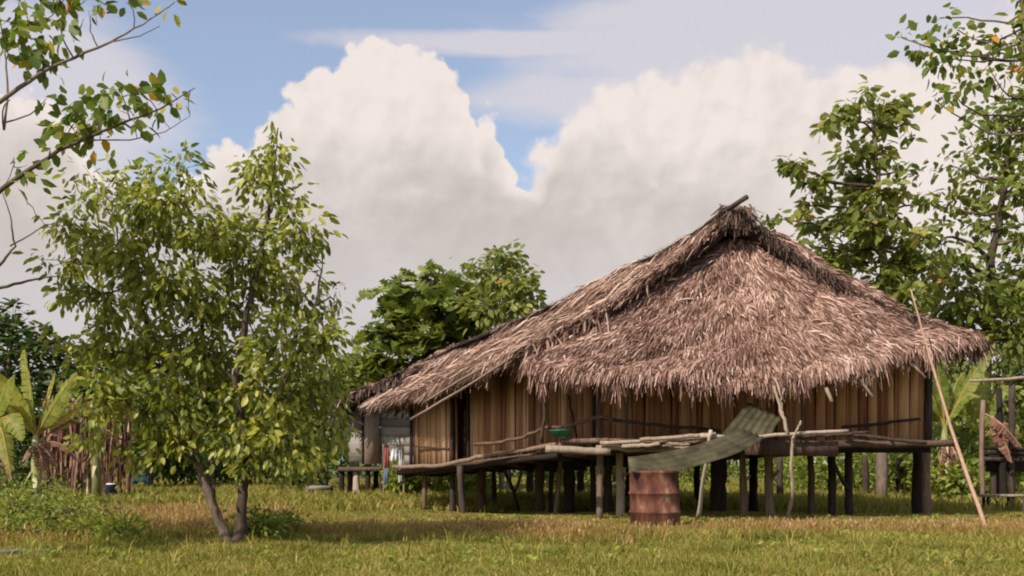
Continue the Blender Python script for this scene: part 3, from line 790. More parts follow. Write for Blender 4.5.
# ------------------------------------------------------------------ banana plants
def banana_leaf(mb, p0, p1, width, arch=.25, twist=0.0, r=.5, tatter=0.25, n=14):
    p0 = np.asarray(p0, float); p1 = np.asarray(p1, float); d = p1 - p0; L = np.linalg.norm(d)
    t = np.linspace(0, 1, n); pts = p0 + np.outer(t, d); pts[:, 2] += np.sin(t * math.pi) * arch * L
    tan = unit(np.gradient(pts, axis=0))
    side = unit(np.cross(tan, [0, 0, 1.0]) + 1e-6); side = unit(side + twist * np.cross(tan, side))
    nor = np.cross(side, tan)
    w = width * np.sin(np.clip((t - .08) / .92, 0, 1) ** .75 * math.pi) ** .6 / 2
    mb.tube(pts, np.linspace(.028, .006, n), 5, r=.85, cap=False)
    for s_ in (-1, 1):
        for i in range(n - 1):
            g = .9 - .12 * rng.random()
            a, b = i, i + 1
            e1 = pts[a] + (pts[b] - pts[a]) * (1 - g)
            droop = .25 + tatter * rng.random()
            wa, wb = w[a] * (1 - tatter * .5 * rng.random()), w[b] * (1 - tatter * .5 * rng.random())
            q0 = pts[a]; q1 = pts[b]
            q2 = q1 + s_ * side[b] * wb - nor[b] * wb * droop + (pts[b] - pts[a]) * .25
            q3 = e1 + s_ * side[a] * wa - nor[a] * wa * droop + (pts[b] - pts[a]) * .25
            m0 = (q0 + q3) / 2 + nor[a] * wa * .12; m1 = (q1 + q2) / 2 + nor[b] * wb * .12
            mb.add([q0, q1, m1, m0, q2, q3], [np.array([(0, 1, 2, 3), (3, 2, 4, 5)])], np.clip(r + .25 * (rng.random() - .5), 0, 1))


def banana(label, px, D, hstem, lv, dry=(), rs=.12, stem_m='banana_stem', group='banana plants'):
    base = P(px, HZ, D); base[2] = gz(base[0], D)
    t = Thing('banana_plant', label, 'banana plant', base, group)
    top = base + [0, 0, hstem]
    st = MB(); st.tube([base + [0, 0, -.05], base + [.02, 0, hstem * .4], base + [-.02, 0, hstem * .8], top], [rs, rs * .85, rs * .65, rs * .35], 10, wob=.1)
    for k in range(7):      # old sheaths peeling from the stem
        a = rng.random() * 6.28; z = hstem * (.25 + .65 * rng.random()); o_ = np.array([math.cos(a), math.sin(a), 0])
        p = base + [0, 0, z] + o_ * rs * .8
        st.add([p + np.cross(o_, [0, 0, 1]) * .05, p - np.cross(o_, [0, 0, 1]) * .05, p + o_ * .16 - [0, 0, .3], p + o_ * .14 - [0, 0, .34]], [np.array([(0, 1, 2, 3)])], .95)
    t.part('stem', st, M[stem_m], smooth=True)
    for (ex, ey, dd, w, arch, tw, r) in lv:
        mb = MB(); banana_leaf(mb, top + [0, 0, -.05], P(ex, ey, D + dd), w, arch, tw, r); t.part('leaf', mb, M['banana_leaf'])
    for (ex, ey, dd, w, arch) in dry:
        mb = MB(); banana_leaf(mb, top + [0, 0, -.25], P(ex, ey, D + dd), w, arch, .5, .5, .7); t.part('dry_leaf', mb, M['dry_leaf'])


banana('banana plant with upright yellow green leaves at the left', 36, 22.5, 1.55,
       [(24, 348, .2, .5, .04, 4, .4), (78, 372, -.3, .5, .05, 4, .3), (55, 372, .3, .12, .02, .5, .8), (-10, 372, -.2, .5, .12, 2, .55), (100, 402, .2, .35, .1, 1.5, .85), (2, 405, -.5, .4, .2, .5, .6)],
       [(22, 462, -.4, .25, .2), (58, 470, -.2, .3, .2), (45, 475, -.5, .25, .15), (92, 415, .3, .3, .15), (80, 462, .1, .25, .25)], .13)
banana('banana plant cut off by the left edge with broad hanging leaves', -6, 21.5, 1.7, [(14, 376, -.3, .5, .15, 3, .35), (22, 440, -.4, .45, .35, 1.5, .4), (-40, 350, 0, .5, .1, .6, .3), (10, 470, -.5, .4, .3, .3, .4)], [(12, 480, -.3, .3, .2)], .13)
banana('slender young banana plant with no open leaves beside the dry leaf fence', 96, 26, 1.75, [(100, 395, .2, .2, .05, .6, .4)], [(90, 440, 0, .2, .1)], .12)
banana('banana plant with a wide yellow green leaf under the right roof corner', 945, 27, 1.9,
       [(994, 344, -.3, .5, .06, .9, .3), (935, 355, -.2, .4, .1, .9, .1), (915, 372, .2, .4, .15, .6, .15), (965, 372, .5, .35, .2, .6, .1), (978, 396, -.4, .45, .3, .5, .3), (905, 410, 0, .5, .25, .5, .2)],
       [(962, 470, -.3, .35, .1), (950, 480, -.2, .35, .1), (938, 482, -.2, .3, .1)], .15)
banana('banana plant at the right edge with arching leaves by the rack', 978, 29, 1.6,
       [(1012, 385, -.2, .5, .25, .6, .25), (955, 388, 0, .5, .2, .6, .35), (945, 440, -.2, .45, .35, .5, .2), (1005, 400, .4, .5, .3, .6, .2), (985, 370, .2, .5, .05, .7, .4)],
       [(966, 478, -.3, .3, .1), (1018, 450, -.3, .6, .35), (1022, 438, -.4, .5, .5)], .14)
banana('banana plant rising above shrubs beside the forked tree and far hut', 352, 40, 2.9, [(358, 330, .2, .45, .04, 1.0, .3), (380, 345, -.2, .5, .1, .6, .2), (338, 350, .1, .5, .1, .6, .3), (372, 370, .2, .5, .2, .6, .2)], [], .14)


# ------------------------------------------------------------------ thatch
class Patch:
    """roof face: top edge curve and eave curve, v = 0 at the top, 1 at the eave"""
    def __init__(s, top, eave, sag=0.0, rough=0.05, seed=0):
        s.t = np.asarray(top, float); s.e = np.asarray(eave, float); s.sag = sag; s.rough = rough; s.sd = seed

    def _c(s, c, u):
        seg = np.linalg.norm(np.diff(c, axis=0), axis=1); k = np.r_[0, np.cumsum(seg)] / seg.sum()
        return np.stack([np.interp(u, k, c[:, i]) for i in range(3)], -1)

    def raw(s, u, v):
        a = s._c(s.t, u); b = s._c(s.e, u)
        p = a + (b - a) * v[..., None]
        p[..., 2] -= s.sag * np.sin(np.clip(v, 0, 1) * math.pi)
        return p

    def normal(s, u, v, e=.01):
        n = unit(np.cross(s.raw(u + e, v) - s.raw(u - e, v), s.raw(u, v + e) - s.raw(u, v - e)))
        return np.where(n[..., 2:3] < 0, -n, n)

    def at(s, u, v):
        n = s.normal(u, v)
        h = s.rough * (np.sin(u * 19 + s.sd + 2 * np.sin(v * 7)) + np.sin(v * 17 + u * 11 + s.sd * 2) + .7 * np.sin(u * 47 + v * 31 + s.sd))
        return s.raw(u, v) + n * h[..., None], n


def slab(mb, pt, thick=.14, nu=40, nv=20, r=.3):
    u, v = np.meshgrid(np.linspace(0, 1, nu), np.linspace(0, 1, nv))
    p, n = pt.at(u, v); p = p - n * .03; b = p - n * thick
    V = np.concatenate([p.reshape(-1, 3), b.reshape(-1, 3)]); o = nu * nv
    i, j = np.meshgrid(np.arange(nv - 1), np.arange(nu - 1), indexing='ij'); a = (i * nu + j).ravel()
    top = np.stack([a, a + 1, a + nu + 1, a + nu], 1); bot = top[:, ::-1] + o
    ring = list(range(nu)) + [k * nu + nu - 1 for k in range(1, nv)] + [(nv - 1) * nu + k for k in range(nu - 2, -1, -1)] + [k * nu for k in range(nv - 2, 0, -1)]
    ring = np.array(ring); nx = np.roll(ring, -1)
    mb.add(V, [top, bot, np.stack([ring, ring + o, nx + o, nx], 1)], r)


def strips(mb, pt, n, length=.42, width=.045, lift=.06, ang=.28, vmin=0, vmax=1.0, umin=0, umax=1, rows=38, eave_drop=.5, rb=0.0, rs=1.0, edge_hang=0.0):
    u = umin + (umax - umin) * rng.random(n)
    v = (np.floor(rng.random(n) * rows) + rng.normal(size=n) * .22) / rows * (vmax - vmin) + vmin
    v = np.clip(v, 0, 1)
    p, nn = pt.at(u, v)
    e = .01
    dn = unit(pt.raw(u, v + e) - pt.raw(u, v - e)); sd = unit(np.cross(nn, dn))
    a = rng.normal(size=n) * ang + .35 * np.sin(u * 23 + v * 9)*ang
    dirv = dn * np.cos(a)[:, None] + sd * np.sin(a)[:, None]
    L = length * (.55 + .8 * rng.random(n)); W = width * (.5 + rng.random(n))
    side = unit(np.cross(nn, dirv) + nn * (rng.normal(size=n) * .35)[:, None])
    lf = lift * (.1 + rng.random(n) ** 1.6 * 1.5)
    near = np.clip((v - .93) / .07, 0, 1) * eave_drop
    g = np.array([0, 0, -1.0])
    p0 = p + nn * .005
    p1 = p + dirv * (L * .55)[:, None] + nn * (lf * .8)[:, None]
    d2 = unit(dirv * (1 - near)[:, None] + g * near[:, None] - nn * .15)
    p2 = p1 + d2 * (L * .45)[:, None] + nn * (lf * .25)[:, None]
    hw = side * W[:, None] / 2
    V = np.stack([p0 - hw * .9, p0 + hw * .9, p1 + hw, p1 - hw, p2 + hw * .45, p2 - hw * .45], 1).reshape(-1, 3)
    k = np.arange(n)[:, None] * 6
    r = np.clip(rb + rs * rng.random(n), 0, 1)
    mb.add(V, [np.concatenate([k + np.array([[0, 1, 2, 3]]), k + np.array([[3, 2, 4, 5]])])], np.repeat(r, 6))


def fringe(mb, pts, n, length=.35, width=.04, r0=.3, r1=1.0, out=(0, 0, 0), jit=.1, slant=.3):
    """loose leaves hanging from an edge given by a polyline"""
    pts = np.asarray(pts, float)
    u = rng.random(n); seg = np.linalg.norm(np.diff(pts, axis=0), axis=1); k = np.r_[0, np.cumsum(seg)] / seg.sum()
    p = np.stack([np.interp(u, k, pts[:, i]) for i in range(3)], -1) + rng.normal(size=(n, 3)) * jit * .4
    clump = .6 + .5 * np.sin(u * 61) * np.sin(u * 23 + 1) + .5 * rng.random(n)
    L = length * clump.clip(.15) * (.4 + rng.random(n) ** 1.5 * 1.1)
    d = unit(np.c_[rng.normal(size=(n, 2)) * slant, -np.ones(n)] + np.asarray(out))
    a = rng.random(n) * math.pi; side = np.c_[np.cos(a), np.sin(a), np.zeros(n)] * (width * (.4 + rng.random(n)) / 2)[:, None]
    mid = p + d * (L * .5)[:, None] + np.asarray(out) * .04
    tip = mid + unit(d + [0, 0, -.4]) * (L * .5)[:, None]
    V = np.stack([p - side, p + side, mid + side, mid - side, tip + side * .3, tip - side * .3], 1).reshape(-1, 3)
    k = np.arange(n)[:, None] * 6
    mb.add(V, [np.concatenate([k + np.array([[0, 1, 2, 3]]), k + np.array([[3, 2, 4, 5]])])], np.repeat(r0 + (r1 - r0) * rng.random(n), 6))


# ------------------------------------------------------------------ the stilt house
def main_hut():
    base = np.array([3.6, 20.5, 0.0])
    t = Thing('stilt_house', 'large thatched house on wooden stilts with bark walls', 'house', base)
    A = P(738, 213, 19.45); B = P(440, 354, 29.0)
    Cn = P(528, 348, 18.7); E = P(374, 401, 29.0)
    G = P(982, 343, 19.2); Hh = G + (E - Cn)
    roof = MB()
    mid = A + (B - A) * .5 + np.array([0, 0, -.12])
    eL = [Cn, Cn + (E - Cn) * .3 + [0, 0, -.05], Cn + (E - Cn) * .6 + [0, 0, -.12], E]
    left = Patch([A, A + (B - A) * .25 + [0, 0, .05], mid, B], eL, .18, .035, 1)
    right = Patch([A, mid, B], [G, Hh], .30, .03, 4)
    back = Patch([B + [-.1, .05, 0], B + [.1, .05, 0]], [E, (E + Hh) / 2 + [0, 1.2, -.2], Hh], .1, .03, 2)
    T0, T1 = P(698, 246, 19.9), P(772, 232, 19.75)
    fe = [P(531, 362, 18.45), P(545, 371, 18.25), P(600, 373, 18.1), P(680, 376, 18.05), P(760, 379, 18.05), P(830, 370, 18.15), P(900, 353, 18.45), P(950, 342, 18.9), P(980, 339, 19.3)]
    front = Patch([T0, T0 * .5 + T1 * .5, T1], fe, .16, .035, 7)
    slab(roof, left, .13); slab(roof, right, .04); slab(roof, back, .1)
    slab(roof, front, .06)
    # rafters visible under the gable
    rf = t.part('roof', roof, M['thatch_core'], smooth=False)
    s1 = MB(); strips(s1, left, 60000, .5, .017, .022, .13, rows=90, eave_drop=.7, rb=0, rs=1.0)
    strips(s1, left, 1800, .6, .03, .09, .4, rows=30, rb=.25)
    # shaggy front verge and eave of the side slope
    edge = [left.raw(np.array(0.0), np.array(v)) for v in np.linspace(0, 1, 9)]
    fringe(s1, edge, 1500, .18, .024, .1, .9, out=(-.7, -.3, .2), jit=.12)
    fringe(s1, edge[5:], 170, .5, .04, .1, .95, out=(0, -.1, 0), jit=.1)
    fringe(s1, eL, 2400, .28, .026, .2, 1.0, out=(-.25, -.1, 0), jit=.1)
    t.part('thatch', s1, M['thatch_side'], rf, label='side slope of long brown leaf thatch')
    s2 = MB(); strips(s2, front, 64000, .25, .017, .042, .2, rows=64, eave_drop=.75, rb=0, rs=1.0)
    strips(s2, front, 1500, .30, .022, .08, .5, rows=20, rb=.25)
    strips(s2, front, 4200, .30, .020, .05, .22, vmin=.88, vmax=1.0, rows=4, eave_drop=.85, rb=.25)
    fringe(s2, [np.array(x) for x in fe], 4600, .27, .021, .1, 1.0, out=(0, -.15, 0), jit=.12, slant=.26)
    fringe(s2, [front.raw(np.array(0.0), np.array(v)) for v in np.linspace(.45, 1, 7)], 500, .28, .035, .35, 1.0, out=(-.6, -.2, .1), jit=.1)
    t.part('thatch', s2, M['thatch'], rf, label='front slope of ragged greyish brown leaf thatch')
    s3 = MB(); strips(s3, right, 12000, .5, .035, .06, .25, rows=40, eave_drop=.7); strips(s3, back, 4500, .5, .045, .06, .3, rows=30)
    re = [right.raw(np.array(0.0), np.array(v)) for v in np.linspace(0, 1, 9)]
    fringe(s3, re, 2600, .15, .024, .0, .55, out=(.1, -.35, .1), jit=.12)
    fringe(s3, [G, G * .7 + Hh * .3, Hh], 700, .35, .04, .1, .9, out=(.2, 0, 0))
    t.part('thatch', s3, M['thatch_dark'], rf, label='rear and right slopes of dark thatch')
    rc = MB()     # tufted ridge cap
    ridge = Patch([A + [-.32, -.15, -.16], B + [-.3, -.15, -.2]], [A + [.02, 0, .07], B + [.02, 0, .05]], 0, .02, 3)
    for k in range(3000):
        s_ = rng.random(); p = A + (B - A) * s_ + rng.normal(size=3) * .03; p[2] += .03 - .12 * math.sin(s_ * math.pi)
        sd_ = rng.choice((-1, 1)); d = unit(np.array([sd_ * .8, -.2 + rng.normal() * .25, -.55 + .18 * rng.random()])); L = .25 + .3 * rng.random(); w = np.array([.1, .9, .2]) * .016
        q = p + d * L * .5 + [0, 0, .02]; e = p + d * L + [0, 0, -.05]
        rc.add([p - w, p + w, q + w, q - w, e + w * .4, e - w * .4], [np.array([(0, 1, 2, 3), (3, 2, 4, 5)])], rng.random() * .8)
    for k in range(420):   # overhanging peak tuft
        p = A + rng.normal(size=3) * np.array([.12, .08, .05]) + [-.05, 0, .03]
        d = unit(np.array([rng.normal() * .55 - .1, -.25, -.9 + rng.normal() * .25])); L = .18 + .28 * rng.random(); w = unit(rng.normal(size=3)) * .02
        rc.add([p - w, p + w, p + d * L + w * .4, p + d * L - w * .4], [np.array([(0, 1, 2, 3)])], rng.random() * .6)
    t.part('ridge_cap', rc, M['thatch_dark'], rf)
    m = MB(); m.log(P(690, 236, 20.2), P(747, 197, 18.9), .024, .042, bend=.01); t.part('ridge_pole', m, M['dark_wood'], rf)
    m = MB(); m.log(P(411, 419, 21.8), P(512, 357, 18.55), .028, .022, bend=.01); t.part('verge_pole', m, M['grey_wood'], rf)
    m = MB(); m.log(P(425, 402, 22.5), P(482, 368, 19.6), .025, .02, bend=.01); t.part('verge_pole', m, M['pale_wood'], rf)
    m = MB(); m.log(P(361, 408, 28.3), P(392, 390, 27.0), .04, .04, bend=.01); t.part('verge_pole', m, M['pale_wood'], rf)
    m = MB(); m.log(P(541, 380, 18.3), P(600, 381, 18.3), .03, .035, bend=.005); t.part('eave_pole', m, M['pale_wood'], rf)
    m = MB(); m.log(P(856, 374, 18.3), P(873, 397, 18.05), .025, .022, n=3, bend=.0); t.part('eave_pole', m, M['grey_wood'], rf)
    m = MB(); m.log(P(905, 357, 18.5), P(926, 378, 18.4), .028, .02, n=3, bend=.0); t.part('eave_pole', m, M['grey_wood'], rf)
    m = MB(); m.log(P(826, 388, 18.1), P(832, 402, 18.0), .035, .03, n=3, bend=.0); t.part('eave_pole', m, M['pale_wood'], rf)
    # walls
    def wall(name, p0, p1, zt0, zt1, mat, wmin, wmax, skip=(), lab=None):
        mb = MB(); p0 = np.array(p0, float); p1 = np.array(p1, float); L = np.linalg.norm((p1 - p0)[:2]); d = (p1 - p0) / L
        nrm = unit(np.array([d[1], -d[0], 0])); x = 0
        while x < L - .02:
            w = min(wmin + (wmax - wmin) * rng.random(), L - x)
            tm = (x + w / 2) / L
            if not any(a < tm < b for a, b in skip):
                a = p0 + d * (x + .004); b = p0 + d * (x + w - .004); off = -nrm * (0.035 * rng.random())
                z0 = (rng.random() - .7) * .12; zt = zt0 + (zt1 - zt0) * tm
                c = []
                la = (rng.random() - .5) * .07
                for zz, sh in ((None, 0), (zt, la)):
                    for q, s_ in ((a, 1), (b, 1), (b, -1), (a, -1)):
                        r_ = q + d * sh + nrm * .011 * s_ + off
                        c.append([r_[0], r_[1], (q[2] + z0) if zz is None else zz])
                mb.hexa(c, rng.random())
            x += w
        return t.part(name, mb, M[mat], label=lab)
    corner = P(600, 443, 19.6); rightc = P(925, 441, 19.6); farl = P(413, 467, 27)
    fw = wall('wall', corner, rightc, 3.2, 3.2, 'bark_wall', .04, .2, lab='front wall of reddish brown split bark slats')
    sdir = farl - corner
    L_ = lambda px: None
    def tside(px):   # parameter along side wall for a pixel column
        lo, hi = 0, 1
        for _ in range(40):
            m_ = (lo + hi) / 2; q = corner + sdir * m_
            if 512 + F * q[0] / q[1] > px: lo = m_
            else: hi = m_
        return lo
    # Patch direction runs from the far end so that the outward face looks to the camera
    sw = wall('wall', farl, corner, 2.75, 3.15, 'bark_wall_lit', .08, .32, skip=[(1 - tside(455), 1 - tside(472))], lab='side wall of wide bark sheets, paler with sunlight put into the colour')
    m = MB()      # added dark panel standing in for the shade inside the doorway
    q0 = corner + sdir * tside(452) + [.9, .5, 0]; q1 = corner + sdir * tside(476) + [.9, .3, 0]
    m.bar(q0 + [0, 0, .8], q1 + [0, 0, .8], .03, 1.7); t.part('dark_panel', m, M['dark_wood'])
    m = MB()
    for px in (455, 472, 545, 598, 414):
        q = corner + sdir * tside(px) + [-.07, -.05, 0]
        m2 = MB(); m2.log(q + [0, 0, -.05], q + [0, 0, 2.72 - q[2] + .1], .045 if px != 455 else .07, .04, bend=.01); t.part('wall_post', m2, M['dark_wood' if px not in (545,) else 'brown_wood'])
    for a_, b_ in (((414, 447), (452, 444)),):
        m = MB(); m.log(P(415, 446, 26.6), P(453, 449, 25.0), .025, bend=.01); t.part('wall_batten', m, M['brown_wood'], sw)
    m = MB(); qa = P(925, 441, 19.6); m.log(qa + [.04, -.03, -.1], qa + [.06, -.02, 1.75], .07, .06, bend=.005); t.part('wall_post', m, M['dark_wood'])
    for px in (626, 802):
        m = MB(); q = P(px, 441, 19.52); m.log(q, q + [0, 0, 1.5], .026, .026, bend=.01); t.part('wall_post', m, M['brown_wood'])
    # back and right walls so that the inside is dark
    bl_ = farl + [5.9, 1.2, .2]; br_ = rightc + [.0, .0, 0]
    wall('wall', bl_ , farl, 2.75, 2.75, 'bark_wall', .15, .25, lab='rear wall in shade')
    wall('wall', br_, bl_, 3.1, 2.75, 'bark_wall', .15, .25, lab='right wall in shade')
    # deck
    dk = MB()
    d0 = P(600, 445, 19.0); d1 = P(395, 470, 22.2); d2 = farl + [-.1, .3, -.03]; d3 = bl_ + [.1, .1, -.05]; d4 = P(952, 443, 19.3) + [-.1, 0, 0]
    d4b = P(930, 443, 19.35); d3b = d3
    top = [d1, d0, d4b, d3b, d2]; n = 5
    V = [p for p in top] + [p - [0, 0, .09] for p in top]
    dk.add(V, [np.array([(0, 1, 2, 3, 4), (9, 8, 7, 6, 5)]), np.array([(i, i + 5, (i + 1) % 5 + 5, (i + 1) % 5) for i in range(5)])], .3)
    dko = t.part('deck', dk, M['brown_wood'])
    bm = MB()     # joists under the deck
    for k in range(9):
        s_ = (k + .5) / 9; a = d1 + (d0 - d1) * s_ + [0, .25, -.15]; b = d2 + (d3 - d2) * s_ + [0, 0, -.15]
        bm.log(a, b, .05, bend=.005)
    t.part('joists', bm, M['dark_wood'], dko)
    # edge logs
    def logp(name, pts, r0, r1, mat, Ds, parent=None, sides=8):
        mb = MB(); pp = [P(x, y, D) for (x, y), D in zip(pts, Ds)]
        pp = np.array(pp); k = np.linspace(0, len(pp) - 1, len(pp) * 4); f = np.stack([np.interp(k, np.arange(len(pp)), pp[:, i]) for i in range(3)], 1)
        f[1:-1] += rng.normal(size=(len(f) - 2, 3)) * .008
        mb.tube(f, np.linspace(r0, r1, len(f)), sides, wob=.15)
        return t.part(name, mb, M[mat], parent)
    logp('edge_log', [(393, 467), (440, 466), (480, 457), (520, 451), (552, 445), (600, 441)], .042, .045, 'brown_wood', [22.1, 21.3, 20.5, 19.9, 19.4, 18.85], dko)
    logp('edge_log', [(398, 473), (450, 470), (500, 462), (560, 455)], .05, .06, 'dark_wood', [22.3, 21.4, 20.4, 19.4], dko)  # dark log standing in for the shadow band under the deck edge
    logp('edge_log', [(546, 449), (575, 450), (610, 452)], 0.07, .062, 'pale_wood', [18.55, 18.5, 18.5], dko)
    logp('edge_log', [(596, 448), (650, 450), (720, 448), (790, 446)], .045, .045, 'grey_wood', [18.6, 18.6, 18.7, 18.7], dko)
    logp('edge_log', [(560, 441), (620, 441), (700, 441), (760, 442)], .05, .05, 'brown_wood', [18.9, 18.8, 18.8, 18.9], dko)
    logp('edge_log', [(828, 444), (880, 444), (955, 443)], .07, .06, 'brown_wood', [18.75, 18.8, 18.9], dko)
    m = MB(); m.bar(P(745, 447, 18.65), P(838, 449, 18.6), .06, .26); t.part('edge_plank', m, M['brown_wood'], dko)
    m = MB(); m.bar(P(600, 447, 19.05), P(930, 447, 19.05), .08, .2); t.part('edge_plank', m, M['dark_wood'], dko)
    logp('edge_log', [(842, 433), (880, 438), (926, 443)], .035, .03, 'dark_wood', [18.6, 18.6, 18.7], dko)
    logp('cross_log', [(490, 463), (530, 462), (580, 463)], .035, .03, 'pale_wood', [24, 24, 24], dko)
    # loose poles lying across the front of the deck
    for (a, b, r_, mt) in [((600, 443), (712, 437), .035, 'grey_wood'), ((622, 446), (660, 444), .04, 'pale_wood'), ((640, 449), (700, 441), .03, 'brown_wood'), ((655, 441), (690, 445), .035, 'pale_wood'), ((790, 437), (868, 432), .03, 'brown_wood')]:
        logp('deck_pole', [a, ((a[0] + b[0]) / 2, (a[1] + b[1]) / 2 + .5), b], r_, r_ * .8, mt, [18.5, 18.45, 18.4], dko)
    # rails
    logp('rail', [(474, 444), (500, 443), (525, 437), (545, 428), (570, 425), (599, 416), (612, 420)], .032, .03, 'brown_wood', [20.2, 19.9, 19.6, 19.2, 18.9, 18.7, 18.7])
    logp('rail', [(600, 418), (650, 424), (720, 431)], .032, .028, 'dark_wood', [18.75, 18.9, 19.3])
    logp('rail', [(842, 427), (880, 424), (920, 419)], .028, .025, 'dark_wood', [19.2, 19.3, 19.4])
    logp('rail_post', [(543, 384), (545, 410), (541, 442)], .03, .035, 'brown_wood', [19.0, 19.0, 19.0])
    logp('rail_post', [(568, 395), (578, 442)], .022, .02, 'dark_wood', [19.1, 19.1])
    # stilts: px, top row, foot row, width px, lean px, material
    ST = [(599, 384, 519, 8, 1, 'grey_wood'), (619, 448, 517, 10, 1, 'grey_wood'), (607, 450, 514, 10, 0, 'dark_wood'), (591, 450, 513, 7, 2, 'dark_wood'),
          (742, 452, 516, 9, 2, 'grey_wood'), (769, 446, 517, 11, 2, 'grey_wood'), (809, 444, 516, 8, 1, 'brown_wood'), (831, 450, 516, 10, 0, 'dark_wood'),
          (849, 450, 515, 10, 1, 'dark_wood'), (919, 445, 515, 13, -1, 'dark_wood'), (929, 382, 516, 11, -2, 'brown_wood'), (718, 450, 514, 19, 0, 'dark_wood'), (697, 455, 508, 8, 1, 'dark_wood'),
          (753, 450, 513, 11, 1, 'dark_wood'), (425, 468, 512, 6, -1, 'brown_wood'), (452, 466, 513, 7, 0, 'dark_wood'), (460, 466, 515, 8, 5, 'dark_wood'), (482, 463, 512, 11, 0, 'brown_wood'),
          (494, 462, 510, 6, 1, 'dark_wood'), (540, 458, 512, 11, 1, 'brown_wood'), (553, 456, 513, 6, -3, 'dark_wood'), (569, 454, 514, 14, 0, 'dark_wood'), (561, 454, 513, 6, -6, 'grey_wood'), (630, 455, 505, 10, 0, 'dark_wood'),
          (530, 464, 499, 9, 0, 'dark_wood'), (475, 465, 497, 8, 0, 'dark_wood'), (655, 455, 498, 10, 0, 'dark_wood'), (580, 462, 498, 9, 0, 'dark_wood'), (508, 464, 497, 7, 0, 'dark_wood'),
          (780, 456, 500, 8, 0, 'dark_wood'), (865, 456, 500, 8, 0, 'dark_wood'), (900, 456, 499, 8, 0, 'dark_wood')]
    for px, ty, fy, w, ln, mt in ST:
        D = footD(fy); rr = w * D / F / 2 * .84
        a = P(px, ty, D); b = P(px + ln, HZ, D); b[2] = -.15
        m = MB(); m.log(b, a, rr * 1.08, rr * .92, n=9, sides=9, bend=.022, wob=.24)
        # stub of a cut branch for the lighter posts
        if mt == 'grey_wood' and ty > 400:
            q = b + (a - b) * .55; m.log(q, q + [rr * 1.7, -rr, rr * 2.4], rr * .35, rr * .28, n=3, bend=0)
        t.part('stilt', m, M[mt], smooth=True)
    m = MB(); m.log(P(835, 466, 20.2), P(849, 492, 20.9), .035, n=4); t.part('brace', m, M['dark_wood'])
    m = MB(); m.log(P(504, 470, 21), P(519, 510, 22), .035, n=5); m.log(P(522, 470, 21), P(514, 494, 21.6), .03, n=4); t.part('brace', m, M['dark_wood'])


main_hut()


# ------------------------------------------------------------------ things in front of and on the house
def pole_mb(pts, r0, r1, Ds, wob=.12, jit=.006, sides=8):
    pp = np.array([P(x, y, D) for (x, y), D in zip(pts, Ds)])
    k = np.linspace(0, len(pp) - 1, len(pp) * 4); f = np.stack([np.interp(k, np.arange(len(pp)), pp[:, i]) for i in range(3)], 1)
    f[1:-1] += rng.normal(size=(len(f) - 2, 3)) * jit
    mb = MB(); mb.tube(f, np.linspace(r0, r1, len(f)), sides, wob=wob); return mb


# drying rack of light poles
def rack():
    D = 18.0
    base = P(705, HZ, D); base[2] = 0
    t = Thing('pole_rack', 'pale horizontal pole held up on thin stakes in front of the deck', 'rack', base)
    t.part('rail', pole_mb([(700, 436), (760, 437), (800, 433), (848, 431)], .034, .03, [17.6, 17.7, 17.8, 17.9]), M['grey_wood'])
    t.part('rail', pole_mb([(640, 440), (680, 437), (716, 434)], .035, .035, [17.9, 17.75, 17.6]), M['pale_wood'])
    fd = footD(522)
    t.part('stake', pole_mb([(711, 430), (706, 465), (697, 520)], .03, .036, [17.5, 17.7, fd]), M['pale_wood'])
    t.part('stake', pole_mb([(793, 437), (791, 470), (793, 492), (787, 521)], .026, .03, [17.8, 17.9, 18.0, fd]), M['grey_wood'])
    t.part('stake', pole_mb([(792, 440), (797, 430), (801, 421)], .02, .016, [17.75, 17.7, 17.7]), M['pale_wood'])
    t.part('stake', pole_mb([(774, 386), (780, 408), (788, 434)], .022, .03, [17.95, 17.9, 17.75]), M['pale_wood'])
    t.part('stake', pole_mb([(784, 388), (781, 400), (783, 416)], .016, .02, [17.95, 17.93, 17.85]), M['grey_wood'])


rack()

# leaning pole at right
mb = pole_mb([(911, 290), (930, 358), (950, 425), (987, 531)], .012, .032, [18.2, 17.7, 17.2, footD(533)], jit=.004)
b_ = P(987, HZ, footD(533)); b_[2] = 0
single('leaning_pole', mb, M['pink_pole'], b_, 'long thin pinkish pole leaning against the right roof corner', 'pole', smooth=True)


